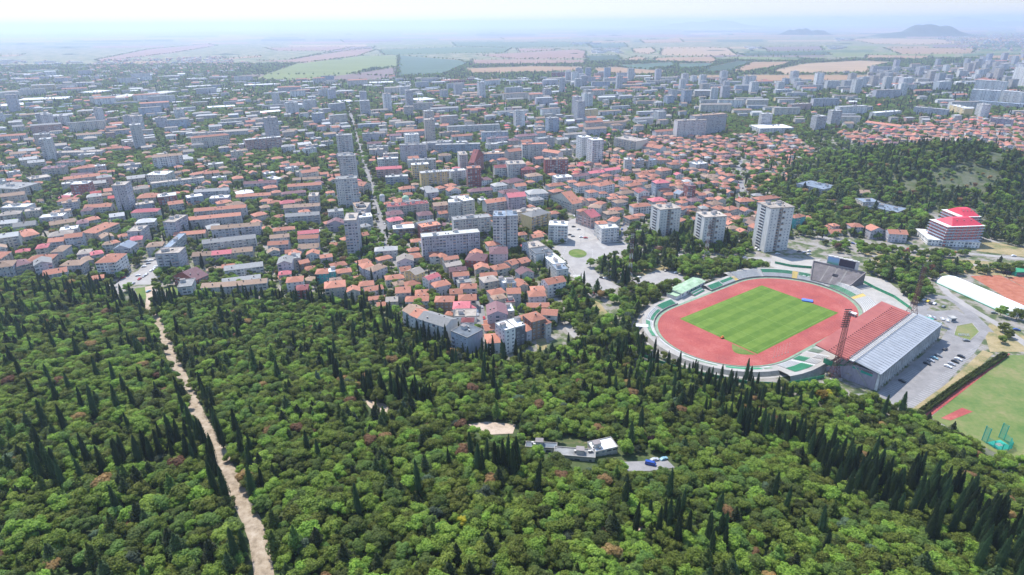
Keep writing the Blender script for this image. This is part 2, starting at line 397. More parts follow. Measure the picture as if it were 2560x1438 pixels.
def shell(wx, dy, n, roof, pitch=.42, oh=.5):
    """wall and roof meshes as MBs, centred, ground at z=0"""
    h = n * 2.9 + .4; a, b_ = wx / 2, dy / 2; W_ = MB(); Rf = MB()
    long_ = wx > dy * 1.6
    corners = [(-a, -b_), (a, -b_), (a, b_), (-a, b_)]
    for k in range(4):
        p, q = corners[k], corners[(k + 1) % 4]; L = math.dist(p, q)
        W_.quad((*p, -2.5), (*q, -2.5), (*q, h), (*p, h), 1 if (k % 2 == 1 and long_) else 0, [(0, -2.5), (L, -2.5), (L, h), (0, h)])
    if roof == 'f':
        Rf.box(-a - .15, a + .15, -b_ - .15, b_ + .15, h, h + .35, 0, bot=True)
        for x0, x1, y0, y1 in ((-a - .15, a + .15, -b_ - .15, -b_ + .1), (-a - .15, a + .15, b_ - .1, b_ + .15), (-a - .15, -a + .1, -b_ + .1, b_ - .1), (a - .1, a + .15, -b_ + .1, b_ - .1)):
            Rf.box(x0, x1, y0, y1, h + .35, h + .8, 1)
        return W_, Rf, h, h + .35
    A, B = a + oh, b_ + oh
    e = h - oh * pitch
    if roof == 'h':
        m = min(A, B); rh = e + m * pitch
        rx, ry = A - m, B - m
        P = [(-A, -B, e), (A, -B, e), (A, B, e), (-A, B, e), (-rx, -ry, rh), (rx, -ry, rh), (rx, ry, rh), (-rx, ry, rh)]
        i = 0; Rf.v += P
        if A >= B: F4 = [(0, 1, 5, 4), (1, 2, 5), (2, 3, 4, 5), (3, 0, 4)]
        else: F4 = [(0, 1, 4), (1, 2, 7, 4), (2, 3, 7), (3, 0, 4, 7)]
        for f in F4:
            Rf.f.append(f); Rf.mi.append(0)
            p0 = P[f[0]]; p1 = P[f[1]]; L = math.dist(p0, p1); ux, uy = (p1[0] - p0[0]) / L, (p1[1] - p0[1]) / L
            Rf.uv += [((P[q][0] - p0[0]) * ux + (P[q][1] - p0[1]) * uy, P[q][2] * 2) for q in f]
        Rf.f.append((3, 2, 1, 0)); Rf.mi.append(1); Rf.uv += [(0, 0)] * 4
        top = rh
    else:
        if roof == 'q':   # ridge runs along y: the gable faces the street
            rh = e + A * pitch
            for sx in (-1, 1):
                f = [(sx * A, -B, e), (sx * A, B, e), (0, B, rh), (0, -B, rh)]
                if sx > 0: f = [f[0], f[1], f[2], f[3]]
                else: f = [f[1], f[0], f[3], f[2]]
                Rf.quad(*f, 0, [(0, 0), (2 * B, 0), (2 * B, A), (0, A)])
                Rf.quad(*[(p[0], p[1], p[2] - .22) for p in f[::-1]], 1)
            for sy in (-1, 1):
                P3 = [(-a, sy * b_, h), (a, sy * b_, h), (0, sy * b_, h + a * pitch)]
                if sy > 0: P3 = [P3[1], P3[0], P3[2]]
                W_.tri(*P3, 1, [(0, 0)] * 3)
                y = sy * B
                for s2 in (-1, 1):
                    q4 = [(s2 * A, y, e - .22), (0, y, rh - .22), (0, y, rh), (s2 * A, y, e)]
                    Rf.quad(*(q4 if (s2 * sy > 0) else q4[::-1]), 1)
            top = rh
        else:
            rh = e + B * pitch
            for sy in (-1, 1):
                f = [(-A, sy * B, e), (A, sy * B, e), (A, 0, rh), (-A, 0, rh)]
                if sy > 0: f = [f[1], f[0], f[3], f[2]]
                Rf.quad(*f, 0, [(0, 0), (2 * A, 0), (2 * A, B), (0, B)])
                Rf.quad(*[(p[0], p[1], p[2] - .22) for p in f[::-1]], 1)
                Rf.quad(*[(sy * -A if q else sy * A, sy * B, z) for q, z in ((1, e - .22), (0, e - .22), (0, e), (1, e))], 1)
            for sx in (-1, 1):
                P3 = [(sx * a, -b_, h), (sx * a, b_, h), (sx * a, 0, h + b_ * pitch)]
                if sx < 0: P3 = [P3[1], P3[0], P3[2]]
                W_.tri(*P3, 1, [(0, 0)] * 3)
            top = rh
    return W_, Rf, h, top
def footprint(c, rz, wx, dy):
    ca, sa = math.cos(rz), math.sin(rz)
    return [(c[0] + x * ca - y * sa, c[1] + x * sa + y * ca) for x, y in ((-wx / 2, -dy / 2), (wx / 2, -dy / 2), (wx / 2, dy / 2), (-wx / 2, dy / 2))]
def building(c, rz, wx, dy, n, roof, rc, wc, det=1, kind='house', label=None, pitch=.42, seed=None):
    r = random.Random(seed if seed is not None else int(c[0] * 13 + c[1] * 7))
    z = min(terr(x, y) for x, y in footprint(c, rz, wx, dy))
    names = dict(house=('house', 'house'), block=('apartment_block', 'apartment block'), tower=('tower_block', 'tower block'), shed=('warehouse', 'warehouse'), public=('public_building', 'building'))
    nm, cat = names[kind]
    t = thing(nm, label, cat, (c[0], c[1], z), rz)
    W_, Rf, h, top = shell(wx, dy, n, roof, pitch)
    fac = det == 1
    W_.obj('wall', [M(('X' if fac else 'W') + wc), M('W' + wc)], t)
    rmat = M(('F' if roof == 'f' else 'R') + rc)
    Rf.obj('roof', [rmat, M('concl' if roof == 'f' else 'W' + wc)], t)
    if roof == 'f':
        if kind != 'shed':
            for k in range(1 if wx * dy < 300 else 2):
                link('roof_hut', vent_mesh(0), t, (r.uniform(-.3, .3) * wx, r.uniform(-.15, .2) * dy, top))
            for k in range(min(6, int(wx / 6))):
                link('roof_vent', vent_mesh(1), t, (r.uniform(-.42, .42) * wx, r.uniform(-.3, .3) * dy, top))
    else:
        hw = (dy if (roof == 'g' or (roof == 'h' and wx >= dy)) else wx) / 2
        for k in range(max(1, min(5, int(max(wx, dy) / 8)))):
            if roof == 'q' or (roof == 'h' and wx < dy): x, y = r.uniform(-.35, .35) * wx, r.uniform(-.3, .3) * dy; q = abs(x)
            else: x, y = r.uniform(-.35, .35) * wx, r.uniform(-.38, .3) * dy; q = abs(y)
            zz = h + (hw - q) * pitch
            link('chimney', chim_mesh(.9), t, (x, y, zz))
    a, b_ = wx / 2, dy / 2
    if det == 2:
        wm = win_mesh(1.5, 1.35)
        def row(L, place, nb):
            cnt = max(1, int(L / 3.6))
            for s in range(n):
                for i in range(cnt):
                    u = (i + .5) / cnt * L - L / 2
                    if r.random() < .08: continue
                    place(u, s * 2.9 + 1.1, i)
        bc = 'W' + wc; nbal = r.choice([0, 1, 1]) if n > 1 and wx > 9 else 0
        bi = r.randrange(max(1, int(wx / 3.6)))
        def pf(u, zz, i):
            if nbal and i == bi and zz > 3: link('balcony', balc_mesh(3.0, bc), t, (u, -b_, zz - 1.0))
            else: link('window', wm, t, (u, -b_, zz))
        row(wx, pf, 1)
        sx = -1
        row(dy, lambda u, zz, i: link('window', wm, t, (-a, -u, zz), -math.pi / 2), 0)
        if kind == 'house': row(dy, lambda u, zz, i: link('window', wm, t, (a, u, zz), math.pi / 2) if r.random() < .6 else None, 0)
    elif n >= 4 and wx > 14 and det == 1 and c[1] < 1100 and kind in ('block', 'tower'):
        sm = stack_mesh(n, 'X' + wc)
        cnt = int(wx / 6.4)
        for i in range(cnt):
            if r.random() < .75: link('balcony_stack', sm, t, ((i + .5) / cnt * wx - a, -b_, 0))
    mark_poly(footprint(c, rz, wx, dy), 1, 1)
    REC.append(dict(o=t, c=c, n=n, roof=roof, rc=rc, wc=wc, kind=kind, label=label, wx=wx, dy=dy))
    return t
def front(px0, py0, px1, py1, dep, n, ox=0, oy=0, s=1.0):
    """from the two ends of the near eave in the photo to centre, angle, width"""
    A = G(ox + px0 / s, oy + py0 / s, n * 2.9 + .4); B = G(ox + px1 / s, oy + py1 / s, n * 2.9 + .4)
    wx = math.dist(A, B); an = math.atan2(B[1] - A[1], B[0] - A[0])
    c = ((A[0] + B[0]) / 2 - math.sin(an) * dep / 2, (A[1] + B[1]) / 2 + math.cos(an) * dep / 2)
    return c, an, wx
# crop origin x, y, scale; then rows: xL yL xR yR depth storeys roof+roofcolour+wallcolour kind detail [label]
HAND = [
(680, 600, 6.39, 2, '''
960 437 1200 390 10 2 hob|1030 535 1270 505 10 2 hob|1400 395 1590 350 11 2 hoa|1455 455 1640 415 12 3 hol|1610 505 1840 420 11 3 htl|1710 330 1925 282 9 2 hob
2150 300 2390 270 12 3 hob|1995 350 2260 330 13 4 qnl house of lavender grey plaster with a blank gable end towards the park|690 545 900 532 12 3 hot teal walled house with a bright orange hipped roof and white annexe
905 525 1015 512 10 3 fwt|530 490 690 470 10 2 hob|105 562 300 540 9 3 hkb small house with a rounded bright pink roof among orange roofs|225 682 490 655 12 3 how|130 632 225 612 9 2 hob
370 805 560 790 11 3 hdr house with a steep dark red tent roof behind the cypress row|840 775 1170 738 14 4 hob big beige house with a white valley stripe down its orange roof|1385 740 1625 715 10 2 hob
1495 830 1780 775 9 2 gow|1545 960 1800 935 7 1 gob|1820 985 2005 975 9 2 gnb|1975 847 2210 832 12 3 gob|1970 735 2140 700 9 2 htb|2150 745 2375 692 10 2 hob|1820 640 2110 605 10 2 how
2290 885 2495 872 11 2 hob|2125 985 2495 970 10 2 how|1685 1065 1870 1040 8 1 gob|80 385 310 365 16 5 qgl lavender block with a blank barrel gable beside the pink roof
318 310 450 295 14 4 fgb|450 385 600 352 9 3 gon|1640 182 2000 158 11 3 hla grey hipped roof apartment house in front of the boulevard end|-60 85 250 72 11 3 gog
418 125 740 108 10 3 gta|905 88 1030 80 8 1 hoa|2290 560 2440 500 13 4 gny|2400 600 2500 640 13 4 qkw|2215 310 2340 300 9 2 hob|560 150 700 130 8 2 hob|1290 640 1430 615 8 1 gob|500 640 640 650 9 1 hta
'''),
(1060, 600, 6.39, 2, '''
92 265 250 252 12 3 how|258 275 375 250 11 3 hob|325 322 555 290 8 4 gob|362 430 605 385 9 4 gnb|415 505 680 478 9 4 gpn terraced house with a brown purple roof between grey and orange neighbours|470 583 720 562 9 4 gol
655 320 960 335 18 4 hpr dark purple roofed brick building with white dormers|1048 222 1340 215 18 5 hpl tall lavender block under a wide purple hipped roof|1025 95 1225 72 12 4 how|822 472 1045 455 11 3 qob
1135 482 1380 432 11 3 hoc|1405 402 1520 362 11 3 gob|1560 375 1700 335 11 3 gon|1540 555 1755 518 11 3 qpg grey gabled house with a muted pink brown roof above the big round tree|960 680 1190 640 12 4 hnb
905 585 1170 562 8 4 gob|1265 700 1330 690 12 4 fwu|1335 700 1410 692 12 4 fwy narrow modern house with a mustard yellow front|1412 700 1475 690 12 4 fwu|1510 745 1665 720 13 3 qob
1330 858 1545 850 11 4 gog|1080 880 1310 835 10 4 hob|1115 955 1320 918 8 4 htb|1015 1200 1335 1185 17 5 qpm big mauve house with grey mauve gable roof and white pergola terraces|1310 1012 1455 1000 8 3 fdb
1340 1150 1445 1140 13 4 fwc|175 757 430 702 11 3 hol|580 775 835 770 10 3 hol|548 705 760 680 9 3 fga|417 863 615 850 10 3 gob|170 990 470 985 11 3 hon|552 965 835 955 11 3 hob
462 1100 725 1095 13 4 hkw white house with a big bright pink roof and skylight|730 1110 825 1080 13 3 hkw|490 1230 830 1225 12 4 fnw|600 1310 790 1308 7 5 hdw small purple pavilion roof on top of a white house
335 1190 442 1200 6 1 hoc|1683 905 1950 890 11 3 hol|1717 812 1935 800 9 3 hoc|1985 715 2270 657 12 4 gow white walled block with an orange gable roof beside the plaza|1650 1075 2000 1070 8 2 gob
1562 55 1680 140 17 4 fnw white balconied block with a beige flat roof left of the roundabout|1690 150 1790 232 17 4 fcw white balconied block with a dark patched flat roof left of the roundabout|1862 238 2065 400 13 3 fww low building with a bright white flat roof beside the roundabout road|2122 492 2308 470 14 4 fsa block with a blue grey flat roof at the plaza corner
'''),
(1060, 720, 6.39, 2, '''
430 690 690 800 15 5 fcu dark grey modern block among the first cypresses|962 602 1180 592 9 2 gow|978 682 1150 655 10 2 gow|990 880 1215 866 13 3 how white house with the brightest orange hipped roof, nearest the cypress row
1300 690 1460 640 13 6 fww white block with a blank white side wall and a white roof terrace|1465 640 1620 600 13 5 fwd|1640 690 1780 632 10 3 hol|1725 540 1945 482 13 5 hon tall brown house with an orange roof and curved balcony at the wood edge
1872 422 2120 440 10 3 goa|1955 572 2035 542 6 4 hoa|-345 352 -220 420 13 5 gta|-225 425 -100 480 13 5 goa|-95 485 335 620 14 5 gga long terrace block with grey green metal roof behind the dense cypresses
'''),
(400, 420, 4.992, 1, '''
322 655 1005 592 11 5 gog B long orange roofed slab block with seven stairwell bays, second row from the hall|422 545 1070 492 11 5 gog B|35 682 182 682 26 7 fnl B|637 770 1245 718 11 5 gtl B
527 945 1190 872 11 4 gga B|397 1105 640 1088 11 3 gtb B|645 1088 885 1065 11 3 gkb B slab block section with a salmon pink roof between tan and orange sections|890 1060 1150 1035 12 3 gtb B|172 845 560 812 10 3 gob B|422 302 850 278 11 4 ggl B
1042 202 1450 178 11 4 gpl B|947 365 1380 338 11 3 goa B|1542 500 1990 472 11 4 gtg B|1562 610 1985 582 11 4 ggg B|1655 152 2020 132 10 3 gta B|1592 235 2010 208 11 4 goa B|1412 790 1680 762 10 3 hob H|1372 880 1610 857 10 3 gta H
1342 965 1595 947 10 4 gog H|1722 830 1980 805 10 3 gka H|1717 885 1970 872 10 4 gol H|1762 1010 1960 992 10 3 gta H|2087 105 2300 97 10 3 goa H|2190 168 2450 155 18 12 fga T wide grey tower block with a dark window column beside the boulevard trees
802 1280 1280 1222 11 3 gla B|775 1430 1250 1372 9 2 gla P low hall with a long white metal roof among trees|440 1400 600 1330 26 3 gpr H|2292 665 2450 657 26 12 fnl T narrow tower block with a tan roof and bright balconied left side|2097 560 2290 542 12 4 fga B
2442 522 2570 520 28 5 fnl B|962 330 1168 302 14 3 hwa H|1182 605 1340 572 12 3 hob H|2062 700 2170 682 9 2 hob H|2082 700 2290 690 12 3 qpm H|1312 80 1440 60 10 3 fwa H|1440 150 1530 130 22 3 fwa H|1875 75 2010 68 9 2 hob H|645 130 820 118 9 3 fwa H
402 90 620 50 10 3 hoa H|740 70 880 50 10 2 hoa H|910 140 1040 125 14 3 hob H|1300 260 1465 240 12 3 hob H|1850 362 1970 355 18 7 fna T|340 380 540 350 14 4 fwu B|610 390 850 375 14 4 fwu B white stepped apartment block with curved terraces|2410 210 2540 225 16 5 gob B
1340 445 1500 430 10 2 hob H|1240 420 1380 415 10 2 hoa H|330 440 500 420 11 2 hob H|720 450 900 420 11 3 hog H|880 480 1060 440 14 4 hta H|1500 450 1680 430 12 3 hkb H|1520 330 1820 300 10 3 hpb H|2120 420 2200 400 9 2 hob H|1450 620 1560 600 9 2 hob H|2480 600 2570 590 14 5 fnw B
215 1500 395 1480 17 4 fga P grey flat roofed school block at the wood edge|510 1495 860 1475 10 3 gta B long tan roofed block behind pointed cypresses at the wood edge|860 1475 1330 1430 10 3 gta B
'''),
(0, 380, 4.992, 1, '''
-150 455 215 470 34 5 fgc P big municipal building with blue grey roof and tall window fins at the left edge|872 412 1090 400 17 6 fwr P windowless dark red brick cube with a pale roof|745 565 1175 545 26 1 fwa P|1390 428 1560 418 20 12 fnl T tall leaning tower block with stacked side balconies left of the white hall
1818 292 2070 288 24 6 fwc P big cream public hall with a bright flat roof and notch|1965 572 2200 545 18 5 far B|1582 1002 1760 992 20 5 fnl B|1932 1280 2235 1265 16 6 fnl B block with a tan roof and roof hut at the left parking lot|2035 1200 2130 1195 42 4 fsa B
592 1130 790 1110 12 4 gol B|802 1078 1020 1052 12 5 gol B|315 1370 640 1340 15 4 hob B|1185 1385 1440 1372 22 5 how B white block with rows of dark windows and an orange roof above the left street|300 1060 490 1020 26 3 hob B
1005 1005 1190 1012 34 4 hob B|1042 700 1380 680 12 4 goa B|485 830 790 802 14 4 fwa B|0 702 330 692 16 4 fwa B|705 622 950 602 13 4 hoa B|-20 1345 140 1240 24 4 hob B|630 1250 780 1240 18 4 htg B|-150 1460 150 1420 16 5 htl B|150 1440 390 1380 16 4 hpb B|420 1420 640 1380 16 5 qgl B pale barrel gabled block with a blank grey wall
160 940 440 905 14 3 gga B|0 900 210 880 12 3 gla B|510 220 790 200 20 5 fpb B|870 310 1140 300 16 3 gpr B|380 350 640 310 22 3 fna P|700 620 710 610 8 2 hoa H|1670 460 1860 440 12 3 hoa H|1700 580 1980 560 18 3 hoc P cream hall with an orange hipped roof between the tower and the brick block
1630 760 1960 740 12 4 hka B|1690 890 1920 870 13 4 hwa B|1270 1080 1420 1050 13 3 qta H|1410 1210 1620 1200 16 4 qsl B|1820 1190 2020 1170 13 3 hta H|1090 860 1250 830 12 3 hoa H|740 990 970 960 14 4 fwa B|950 900 1100 880 14 3 hpl H|600 1060 900 1020 14 4 hnl B|1620 1110 1770 1090 13 4 hkb H
960 1280 1120 1260 13 3 hnl H|1140 1290 1290 1260 11 3 hkb H|740 1420 1000 1410 13 3 htl H|990 1360 1160 1340 11 2 htl H|1270 1160 1400 1150 9 3 hta H|1380 1150 1500 1120 10 3 hoa H|440 1210 590 1190 13 4 hkb B|1000 740 1130 730 14 4 hpl B|690 140 1000 130 16 4 fpa P|180 460 420 450 16 3 fsa P|1570 230 1700 220 16 3 fna P
'''),
(880, 330, 4.992, 1, '''
592 172 925 162 14 10 fgl T wide lavender grey tower slab with a dense balcony grid|692 362 1045 348 12 6 fga B|745 418 960 405 13 8 fwy B|858 522 1210 495 13 8 fay B mustard yellow and grey apartment slab in mid town|302 470 620 452 12 6 gkk B pink and white apartment row with orange roof behind the blue grey slab
418 572 700 556 12 5 flu B blue grey apartment slab in front of the pink row|320 347 575 332 12 6 fwa B|1042 167 1600 152 13 6 fgu B|942 147 1230 127 13 6 fgl B|1442 462 1612 452 14 10 for T brick red tower block with an orange rimmed roof|1460 380 1520 382 60 9 gdr B
1562 282 1910 272 13 6 ftu B|1948 412 2170 402 26 8 fna B|2127 162 2440 152 13 9 foa B|2412 352 2700 342 14 9 ftr B|1342 292 1445 287 28 9 fna T|872 1322 1595 1258 12 8 fll B longest lavender grey slab block, pale roof, its left end wall bright
1268 1108 1730 1068 13 7 fga B|1757 1062 1918 1062 20 13 fsa T grey twin tower block, the left half with balconies|1930 1056 2070 1052 20 13 fsa T grey twin tower block, the right half with a smooth wall|1197 887 1380 882 14 8 fwa B|1395 870 1530 850 22 9 fwc B|1682 892 1965 852 13 6 goa B
1955 820 2175 800 16 8 gkm B|2242 1062 2480 1002 17 6 hgy B cream yellow corner block with a dark grey roof near the parking plaza|2452 1170 2690 1178 16 6 fww B white and dark blue cubic block on the parking plaza|1782 450 1930 442 14 6 gdw B|2122 475 2290 465 14 6 hdr B
432 942 600 935 14 5 fda B|605 930 960 895 14 5 fdb B scorched looking block with black netting on its long front|1022 925 1195 907 12 4 gtk B|820 960 960 945 12 3 hoa H|832 1050 1010 1030 14 3 hpl H|832 1170 1040 1130 12 4 gga H|872 1200 1115 1162 14 5 for B brick red house with an orange roof behind the long slab
512 1222 780 1202 14 4 fwn B|470 1120 640 1092 12 4 hka H|440 1040 640 1020 14 4 hpb B|52 960 185 945 26 5 ftc B|60 1080 255 1060 16 5 fwa B|600 720 790 700 12 3 how H|890 720 1025 700 12 3 hal H|1090 710 1180 690 11 3 hoa H|1200 680 1310 660 11 3 hoa H|930 760 1080 745 14 4 gal H|1210 740 1360 720 12 4 qow H
1600 610 1750 590 12 4 hpw H|1510 640 1600 630 10 2 hoa H|1780 680 1940 660 14 5 haw H|1960 640 2150 600 16 4 hpb H|2200 560 2380 540 14 4 hta H|1880 770 2100 740 14 4 hpa H|1470 750 1780 720 13 3 hpb H|2210 780 2450 760 18 5 haw B white round fronted block with tiered balconies|1600 860 1680 850 10 3 fwa H
190 150 370 140 12 5 gpa B|210 190 450 180 12 5 fga B|130 30 330 20 12 6 fgl B|480 50 620 40 12 5 gpl B|1250 60 1500 42 12 5 goa B|1620 10 1950 0 13 8 fgu B|1700 90 1960 70 13 6 fpl B|1690 160 1830 150 13 5 faw B|2060 60 2330 40 14 6 hpa B|1970 110 2100 100 14 5 hpb B|2330 90 2530 70 14 7 fga B
1960 250 2120 230 14 8 gob B|2370 240 2570 270 14 8 goa B|1090 300 1240 290 13 4 hta B|1290 100 1420 95 12 3 fwa P|1820 140 1950 130 12 4 fwa P|1230 500 1430 480 14 6 faw B|1340 880 1470 860 30 3 faa P
'''),
(1340, 400, 4.992, 1, '''
455 550 578 526 44 4 goc B cream slab with a long orange roof running towards the wood|692 722 805 692 24 4 gkk B pink walled block with salmon roof by the street bend
652 588 795 600 13 4 htw H|822 866 1040 850 13 5 fww B white striped corner block facing the roundabout|770 800 900 790 9 5 hoa H|985 770 1055 720 9 5 hoa H|168 332 385 306 12 3 hoa H|217 406 350 382 12 3 hob H|532 328 690 308 14 5 how H|792 330 985 292 14 5 how H|665 410 780 395 11 4 how H|1062 430 1250 402 12 3 htg H
1282 412 1420 402 13 4 qdw H white gabled house with a dark red roof in the old quarter|1502 292 1670 280 13 6 hku H|1902 332 1995 326 12 7 fpr T slim brick banded tower house among low orange roofs|1092 262 1210 250 13 4 how H|262 232 460 212 16 4 fww B|482 210 660 188 11 4 gpa B|672 172 860 148 11 4 gka B|872 137 1060 112 11 4 gka B
1290 190 1450 175 12 3 hoa H|1440 210 1560 200 12 3 hoa H|1560 140 1700 120 12 4 hob H|700 330 840 290 12 3 hoa H|690 270 830 240 11 3 hob H|850 210 960 190 11 3 hob H|1170 330 1330 300 11 3 hob H|1230 290 1400 260 12 3 how H|1560 390 1700 370 11 3 hob H|1790 430 1890 410 10 3 qsw H|1620 440 1760 430 10 2 hob H
975 640 1100 610 11 3 hob H|1170 740 1300 720 12 3 hob H|1220 590 1450 570 12 4 how H|1010 540 1150 520 12 3 htg H|800 560 880 530 10 4 hob H|890 680 1050 660 12 3 htb H|560 650 680 630 10 3 how H|380 350 440 345 9 3 hoa H|1350 480 1430 460 10 2 hob H|1460 520 1640 500 14 3 hkb H|1820 540 1900 520 10 3 hoa H
1890 670 2000 650 11 2 hob H|1800 770 1880 740 10 2 hob H|1830 620 1890 590 12 4 hoa H|2100 590 2180 580 10 2 hob H|2200 560 2340 545 13 3 htb H|2290 620 2370 590 11 3 hob H|2410 630 2540 600 12 3 hoc H|1940 520 2080 500 12 3 hpl H|2130 220 2300 200 13 3 htb H|2400 200 2500 185 12 3 hob H|1470 0 1640 0 8 3 hob H
1690 60 1800 50 12 4 hob H|2000 60 2150 40 14 4 fwa B|1110 0 1200 0 14 7 fwa T|1240 0 1290 10 12 6 fua T|1400 0 1450 10 12 5 fua T|2020 300 2130 290 11 2 hoa H|1250 380 1340 360 10 2 hob H|1380 350 1500 320 10 3 gta H|1970 420 2060 400 11 2 how H|2160 420 2220 410 9 2 hob H|700 130 830 120 11 3 hpa H
'''),
(1400, 380, 3.2, 1, '''
1880 530 1970 510 9 4 hot H house with teal side and orange roof right of the tallest white tower
1890 255 2110 300 30 3 fsa P|2425 405 2560 395 17 3 fsc P|1590 385 1765 360 12 3 hob H|1440 400 1560 390 14 3 hob H|2130 610 2200 605 9 1 how H|2165 650 2290 640 10 1 how H|2335 600 2440 600 12 3 hol H lavender house with an orange hipped roof, second from the white tower|2490 630 2600 625 12 3 qol H
'''),
(1960, 360, 3.995, 1, '''
1052 895 1240 905 13 3 gol H|470 895 600 885 10 1 gow H|490 820 560 815 8 2 hob H|420 875 500 862 9 1 hob H|830 620 1130 690 26 2 fsa P low hall with blue grey sheet roofs among trees|760 490 870 480 12 2 gta H|600 100 780 80 16 2 fwc P|2140 120 2500 110 14 3 hoa H|220 745 300 740 9 2 hoa H
'''),
(0, 0, 1.0, 1, '''
1695 303 1768 300 16 12 fna T stepped white slab hospital, its lower left wing|1738 291 1818 285 16 14 ftg T stepped grey white slab hospital, its taller right wing|1900 322 1985 320 46 4 fww P square white building with a roof courtyard on the green slope|2163 306 2250 317 14 3 gow B|1980 262 2030 259 14 7 fnk B|2035 248 2100 247 14 8 fsl B
2100 268 2170 265 16 8 faw B|2190 283 2255 278 16 5 fwa B|2285 268 2370 275 14 6 fal B|2375 262 2412 272 18 7 fwy B pale yellow block at the foot of the right hillside|2440 200 2515 205 16 17 fww T|2430 224 2500 228 16 13 fww T|2503 227 2560 232 16 12 fww T|2538 168 2580 172 18 22 fww T tallest white tower at the right frame edge
2350 205 2382 203 18 11 fww T|2260 196 2285 195 18 11 fww T|2400 178 2422 178 18 10 fla T|2170 192 2195 191 18 10 faa T|2445 253 2570 262 14 5 fuw B|2192 226 2255 224 14 9 fnl T|2246 212 2292 211 16 7 fkr T|2070 203 2102 202 15 10 fla T|2112 202 2140 201 15 10 fla T|95 350 125 348 18 13 fla T leaning round tower block alone at the far left|325 292 355 290 20 12 fna T|686 233 697 232 18 14 fla T
715 258 745 256 18 11 fla T|762 252 790 250 18 10 fla T|480 335 560 330 14 6 fna B|100 385 250 380 20 4 fna B|1000 218 1024 217 20 10 fla T|1455 345 1480 343 20 12 fww T|1482 352 1510 350 20 14 fww T tall white tower with a slotted crown behind the mid town slabs|1535 345 1590 355 30 7 fnc B|1590 362 1650 372 18 4 goa B
1640 330 1700 325 12 5 goa B|1120 318 1250 312 14 6 fga B|1000 365 1060 362 14 8 fga B|840 340 880 338 16 12 fga T|845 392 888 390 16 13 fga T|838 450 892 447 16 13 fga T|560 330 620 326 13 5 gna B|40 252 165 247 70 3 fww P|-30 268 60 262 60 3 fww P|235 232 282 226 60 3 fww P|518 270 588 266 34 3 fww P|1048 252 1090 248 60 3 fww P|737 262 758 262 24 5 fww P|850 256 884 254 50 2 fww P|468 218 532 214 40 3 faa P|300 246 360 236 60 3 faa P|380 238 450 228 60 3 faa P|610 214 690 211 40 3 fww P|120 192 160 190 60 3 fww P|925 208 985 206 50 3 fww P|690 226 760 222 50 3 faa P|2478 295 2530 300 14 6 fnm B|2000 215 2060 213 14 7 fga B|1940 225 1985 224 14 5 fwa B
'''),
]
KC = dict(H='house', B='block', T='tower', P='public')
def place_hand():
    for ox, oy, s, det, txt in HAND:
        for it in txt.replace('\n', '|').split('|'):
            if not it.strip(): continue
            q = it.split(); x0, y0, x1, y1, d, n = [float(v) for v in q[:6]]; n = int(n)
            code = q[6]; rest = q[7:]; kind = 'house'
            if rest and rest[0] in KC: kind = KC[rest[0]]; rest = rest[1:]
            elif n >= 5 or code[0] == 'f': kind = 'block'
            if x1 - x0 < 12 and s > 2: continue
            c, an, wx = front(x0, y0, x1, y1, d, n, ox, oy, s)
            building(c, an, wx, d, n, code[0], code[1], code[2], det, kind, ' '.join(rest) or None)
def slot_tower(x0, y0, x1, y1, dep, n, ox, oy, s, label):
    """white panel tower: dark balcony slots down the left side, window columns and a deep joint on the front"""
    c, an, wx = front(x0, y0, x1, y1, dep, n, ox, oy, s); z = terr(*c)
    t = thing('tower_block', label, 'tower block', (*c, z), an, None); h = n * 2.9 + .4; a, b_ = wx / 2, dep / 2
    b = MB(); b.box(-a, -1.0, -b_, b_, -2, h, 0); b.box(1.0, a, -b_ + .8, b_ - .5, -2, h - .6, 0); b.box(-1.0, 1.0, -b_ + 2.2, b_ - 1, -2, h - .3, 1)
    b.obj('wall', [M('Wa'), M('Wg')], t)
    b = MB(); b.box(-a - .2, -.8, -b_ - .2, b_ + .2, h, h + .7, 0, bot=True); b.box(-.8, a + .2, -b_ + .5, b_ - .3, h - .6, h + .2, 0, bot=True); b.obj('roof', [M('Fn')], t)
    for x, y in ((-.3 * wx, .1 * dep), (.2 * wx, .15 * dep), (.02 * wx, -.1 * dep)): link('roof_hut', vent_mesh(0), t, (x, y, h + .3))
    for k in range(5): link('roof_vent', vent_mesh(1), t, (rnd.uniform(-.4, .4) * wx, rnd.uniform(-.35, .35) * dep, h + .4))
    def slot():
        q = MB(); q.box(-.25, .12, -3.4, 3.4, 0, 1.35, 0, bot=True); q.box(-.45, .0, -3.5, 3.5, -.75, 0, 1, bot=True); return q.mesh('balcony', [M('dark'), M('Ww')])
    sm = shared('slot', slot); wm = win_mesh(1.4, 1.3)
    for k in range(n):
        link('balcony', sm, t, (-a, dep * .12 - 1.5, k * 2.9 + 1.3))
        for x, y in ((-a + 2.6, -b_), (-a + 6.2, -b_), (a - 2.4, -b_ + .8), (a - 6.0, -b_ + .8)):
            if rnd.random() < .9: link('window', wm, t, (x, y, k * 2.9 + 1.0))
        if k % 1 == 0:
            q = shared('bay', lambda: (lambda m_: (m_.box(-1.1, 1.1, -.5, .1, 0, 1.1, 0, bot=True), m_.box(-1.1, 1.1, -.12, .1, 1.1, 2.3, 1), m_)[-1])(MB()).mesh('balcony', [M('Wn'), M('glass')]))
            link('balcony', q, t, (-2.4, -b_, k * 2.9 + .6)); 
            if k % 2: link('balcony', q, t, (2.6, -b_ + .8, k * 2.9 + .6))
    mark_poly(footprint(c, an, wx, dep), 1, 1)
slot_tower(1552, 628, 1820, 600, 18, 11, 1340, 400, 4.992, "white tower block with a slotted left side, nearest the roundabout park")
slot_tower(2107, 722, 2388, 702, 18, 11, 1340, 400, 4.992, "white tower block partly behind the red and white lattice mast")
